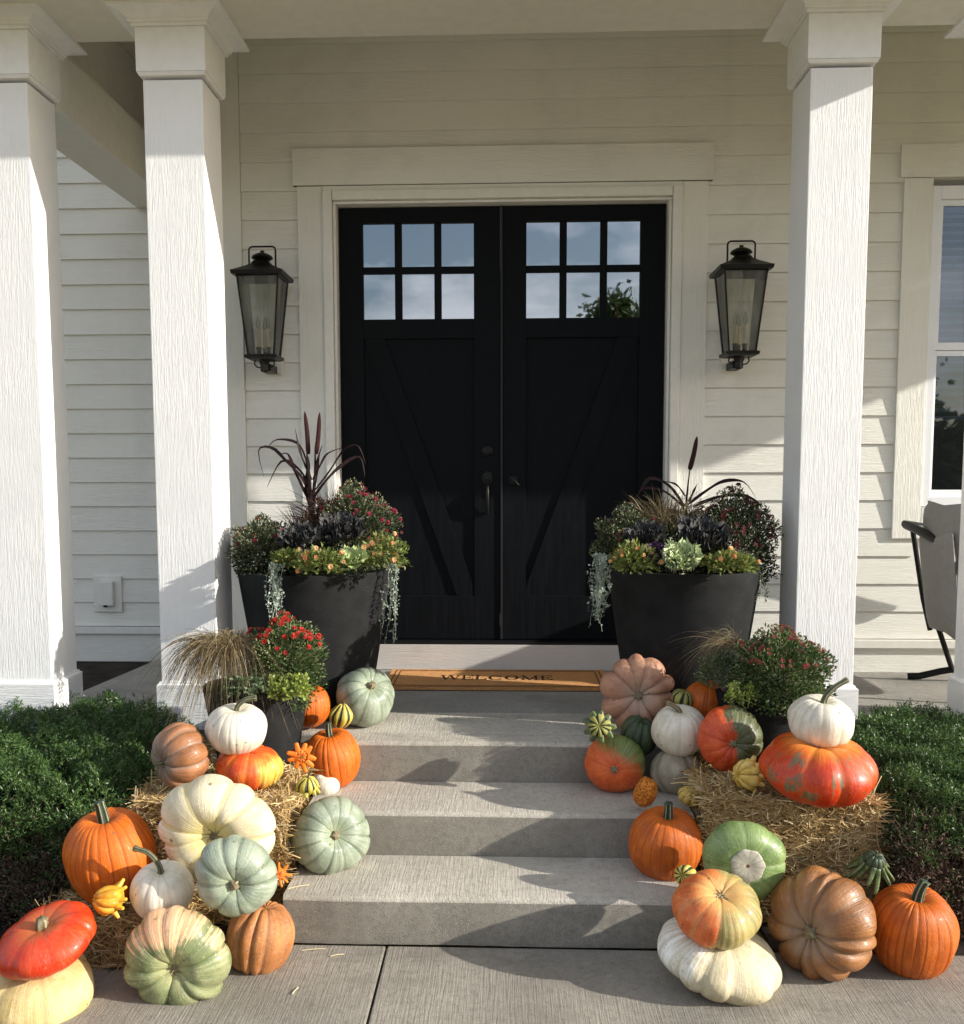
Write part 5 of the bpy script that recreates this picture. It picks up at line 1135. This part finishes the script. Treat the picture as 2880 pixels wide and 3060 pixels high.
# =================================================================== HEDGES
def hedge(label, x0, x1, y0, y1, zt0, zt1, n, seed, dead=.5):
    """flat topped clipped evergreen; zt0 top at the front, zt1 at the back"""
    cx, cy = (x0+x1)/2, (y0+y1)/2; o = empty('evergreen_hedge', (cx, cy, GZ)); tag(o, label, 'hedge')
    a, b = (x1-x0)/2, (y1-y0)/2
    def surf(n):
        f = rng.random(n); u = rng.uniform(-1, 1, n); v = rng.uniform(-1, 1, n); w_ = rng.random(n)
        P_ = np.zeros((n, 3)); N_ = np.zeros((n, 3)); zt = (zt0+(zt1-zt0)*(v*.5+.5))-GZ
        top = f < .5; fr = (f >= .5) & (f < .82); sd = f >= .82; s_ = np.where(rng.random(n) < .5, -1., 1.)
        P_[top] = np.stack([u*a, v*b, zt], 1)[top]; N_[top] = (0, 0, 1)
        hf = zt0-GZ
        P_[fr] = np.stack([u*a, np.full(n, -b), hf*w_], 1)[fr]; N_[fr] = (0, -1, .1)
        P_[sd] = np.stack([s_*a, v*b, (zt)*w_], 1)[sd]; N_[sd] = np.stack([s_, 0*u, 0*u], 1)[sd]
        # rounded edges
        k = np.clip((np.abs(P_[:, 0])/a-.80)/.20, 0, 1)**2; P_[:, 2] -= k*.10*(P_[:, 2] > .2); kf = np.clip((-P_[:, 1]/b-.70)/.30, 0, 1)**2; P_[:, 2] -= kf*.09*(P_[:, 2] > .2)
        P_[:, 1] += ((P_[:, 2]/hf)**3*.10+.0)*fr*1.0
        lump = .035*np.sin(P_[:, 0]*17+seed)*np.sin(P_[:, 1]*15+P_[:, 2]*13)+.022*np.sin(P_[:, 0]*39+P_[:, 1]*31+P_[:, 2]*35)
        return P_+N_*lump[:, None], unit(N_), top
    # sprigs: each a small cluster of needles sharing a direction
    ns = n//9; P_, N_, top = surf(ns); d = unit(N_+rng.normal(size=(ns, 3))*.55+np.array([0, -.1, .35])); depth = rng.random(ns)**1.6*.07
    P_ = P_-N_*depth[:, None]
    gaps = (np.sin(P_[:, 0]*23+seed*2)*np.sin(P_[:, 1]*19+1)*np.sin(P_[:, 2]*27+2)) > .72; keep = ~(gaps & (rng.random(ns) < .75))
    low = (P_[:, 2] < (zt0-GZ)*dead) & (rng.random(ns) < .93); keep &= ~low; P_, N_, d = P_[keep], N_[keep], d[keep]; ns = len(P_)
    j = np.tile(np.arange(9), ns); PP = np.repeat(P_, 9, 0)+np.repeat(d, 9, 0)*(j*.0040)[:, None]; DD = np.repeat(d, 9, 0)*1.0+rng.normal(size=(ns*9, 3))*.75
    r_ = np.clip(np.repeat(rng.random(ns), 9)*.7+rng.random(ns*9)*.32, 0, 1)
    stuff(link('foliage', leafmesh('foliage', PP, DD, .0155*(.7+.6*rng.random(ns*9)), .0043, LM['hedge'], .2, rnd=r_, cheap=True), o))
    P_, N_, top = surf(int(n*.075)); k = P_[:, 2] < (zt0-GZ)*(dead+.18); P_, N_ = P_[k], N_[k]; q = len(P_)
    t = np.linspace(0, 1, 6)[None, :, None]; d = unit(rng.normal(size=(q, 3))*.6+np.array([0, -.2, .9]))
    p = (P_-N_*.05)[:, None]+d[:, None]*rng.uniform(.05, .16, q)[:, None, None]*t; p += np.cumsum(rng.normal(size=p.shape)*.004, 1)
    stuff(link('bare_twigs', stripmesh('bare_twigs', p, .0030, LM['dead']), o))
    kk = rng.integers(0, q, q*7); jj = rng.integers(0, 6, q*7)
    stuff(link('dead_needles', leafmesh('dead_needles', p[kk, jj], rng.normal(size=(q*7, 3)), .014, .005, LM['dead']), o))
    # dark core that stops the light inside, well below the surface
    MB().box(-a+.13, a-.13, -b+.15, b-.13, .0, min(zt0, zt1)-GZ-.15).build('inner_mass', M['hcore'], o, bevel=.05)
    for s in range(7):
        x = -a+.15+(2*a-.3)*s/6
        MB().tube([(x, random.uniform(-.2, .2)*b, 0), (x+.03, 0, .18), (x-.02, .05, .42)], [.018, .012, .006], 7).build('trunk', M['bark'], o)
    return o
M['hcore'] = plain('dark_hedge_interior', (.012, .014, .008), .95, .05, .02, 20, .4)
M['bark'] = plain('brown_bark', (.09, .065, .045), .9, .2, .004, 60, .4)
hedge('dense green evergreen hedge left of the pumpkins, before the far left column', -3.1, -1.34, -2.20, -1.06, -.01, .060, 290000, 1, .50)
hedge('dense green evergreen hedge right of the hay bale, brown and bare low down', 1.40, 3.1, -2.16, -1.06, -.03, .035, 290000, 2, .62)

# =================================================================== TREES ACROSS THE STREET (seen only mirrored in the glass)
def tree(label, x, y, h, r, seed):
    o = empty('street_tree', (x, y, GZ)); tag(o, label, 'tree', 'trees across the street behind the viewer')
    MB().tube([(0, 0, 0), (.1, 0, h*.25), (0, .1, h*.5), (.1, 0, h*.8)], [.22, .17, .11, .04], 9).build('trunk', M['bark'], o)
    for k in range(7):
        an = k*2.4; z = h*(.35+.06*k); MB().tube([(0, 0, z), (math.cos(an)*r*.4, math.sin(an)*r*.4, z+h*.1), (math.cos(an)*r*.75, math.sin(an)*r*.75, z+h*.2)], [.07, .045, .015], 6).build('limb', M['bark'], o)
    n = 5000; c_ = unit(rng.normal(size=(40, 3)))*rng.uniform(.35, .9, (40, 1))*np.array([r, r, h*.36])+np.array([0, 0, h*.66]); i = rng.integers(0, 40, n)
    P_ = c_[i]+rng.normal(size=(n, 3))*r*.17
    stuff(link('crown', leafmesh('crown', P_, rng.normal(size=(n, 3)), .42, .26, LM['tree']), o))
for k, (x, y, h, r) in enumerate(((5.6, -42, 10.5, 2.3), (10.5, -44, 8, 3), (20, -50, 10, 4), (-14, -52, 8, 3.5), (34, -48, 9, 4), (-30, -50, 9, 4))):
    tree(['tree whose top shows in the panes of the right door leaf', 'tree beside the mirrored one, across the street', 'broad tree farther along the street', 'tree across the street to the left', 'tree far along the street to the right', 'tree far along the street to the left'][k], x, y, h, r, k)
sc_ = empty('evergreen_screen', (26, -46, GZ)); tag(sc_, 'tall dense evergreen screen across the street, mirrored dark in the window', 'hedge')
n = 9000; P_ = np.stack([rng.uniform(-19, 22, n), rng.uniform(-.9, .9, n), rng.random(n)*5.2], 1); P_[:, 2] *= .86+.14*np.sin(P_[:, 0]*1.1)
stuff(link('foliage', leafmesh('foliage', P_, rng.normal(size=(n, 3))+np.array([0, .5, .5]), .75, .5, LM['tree']), sc_))
MB().box(-19, 22, -.5, .5, 0, 4.0).build('inner_mass', M['hcore'], sc_)
bpy.context.view_layer.update()
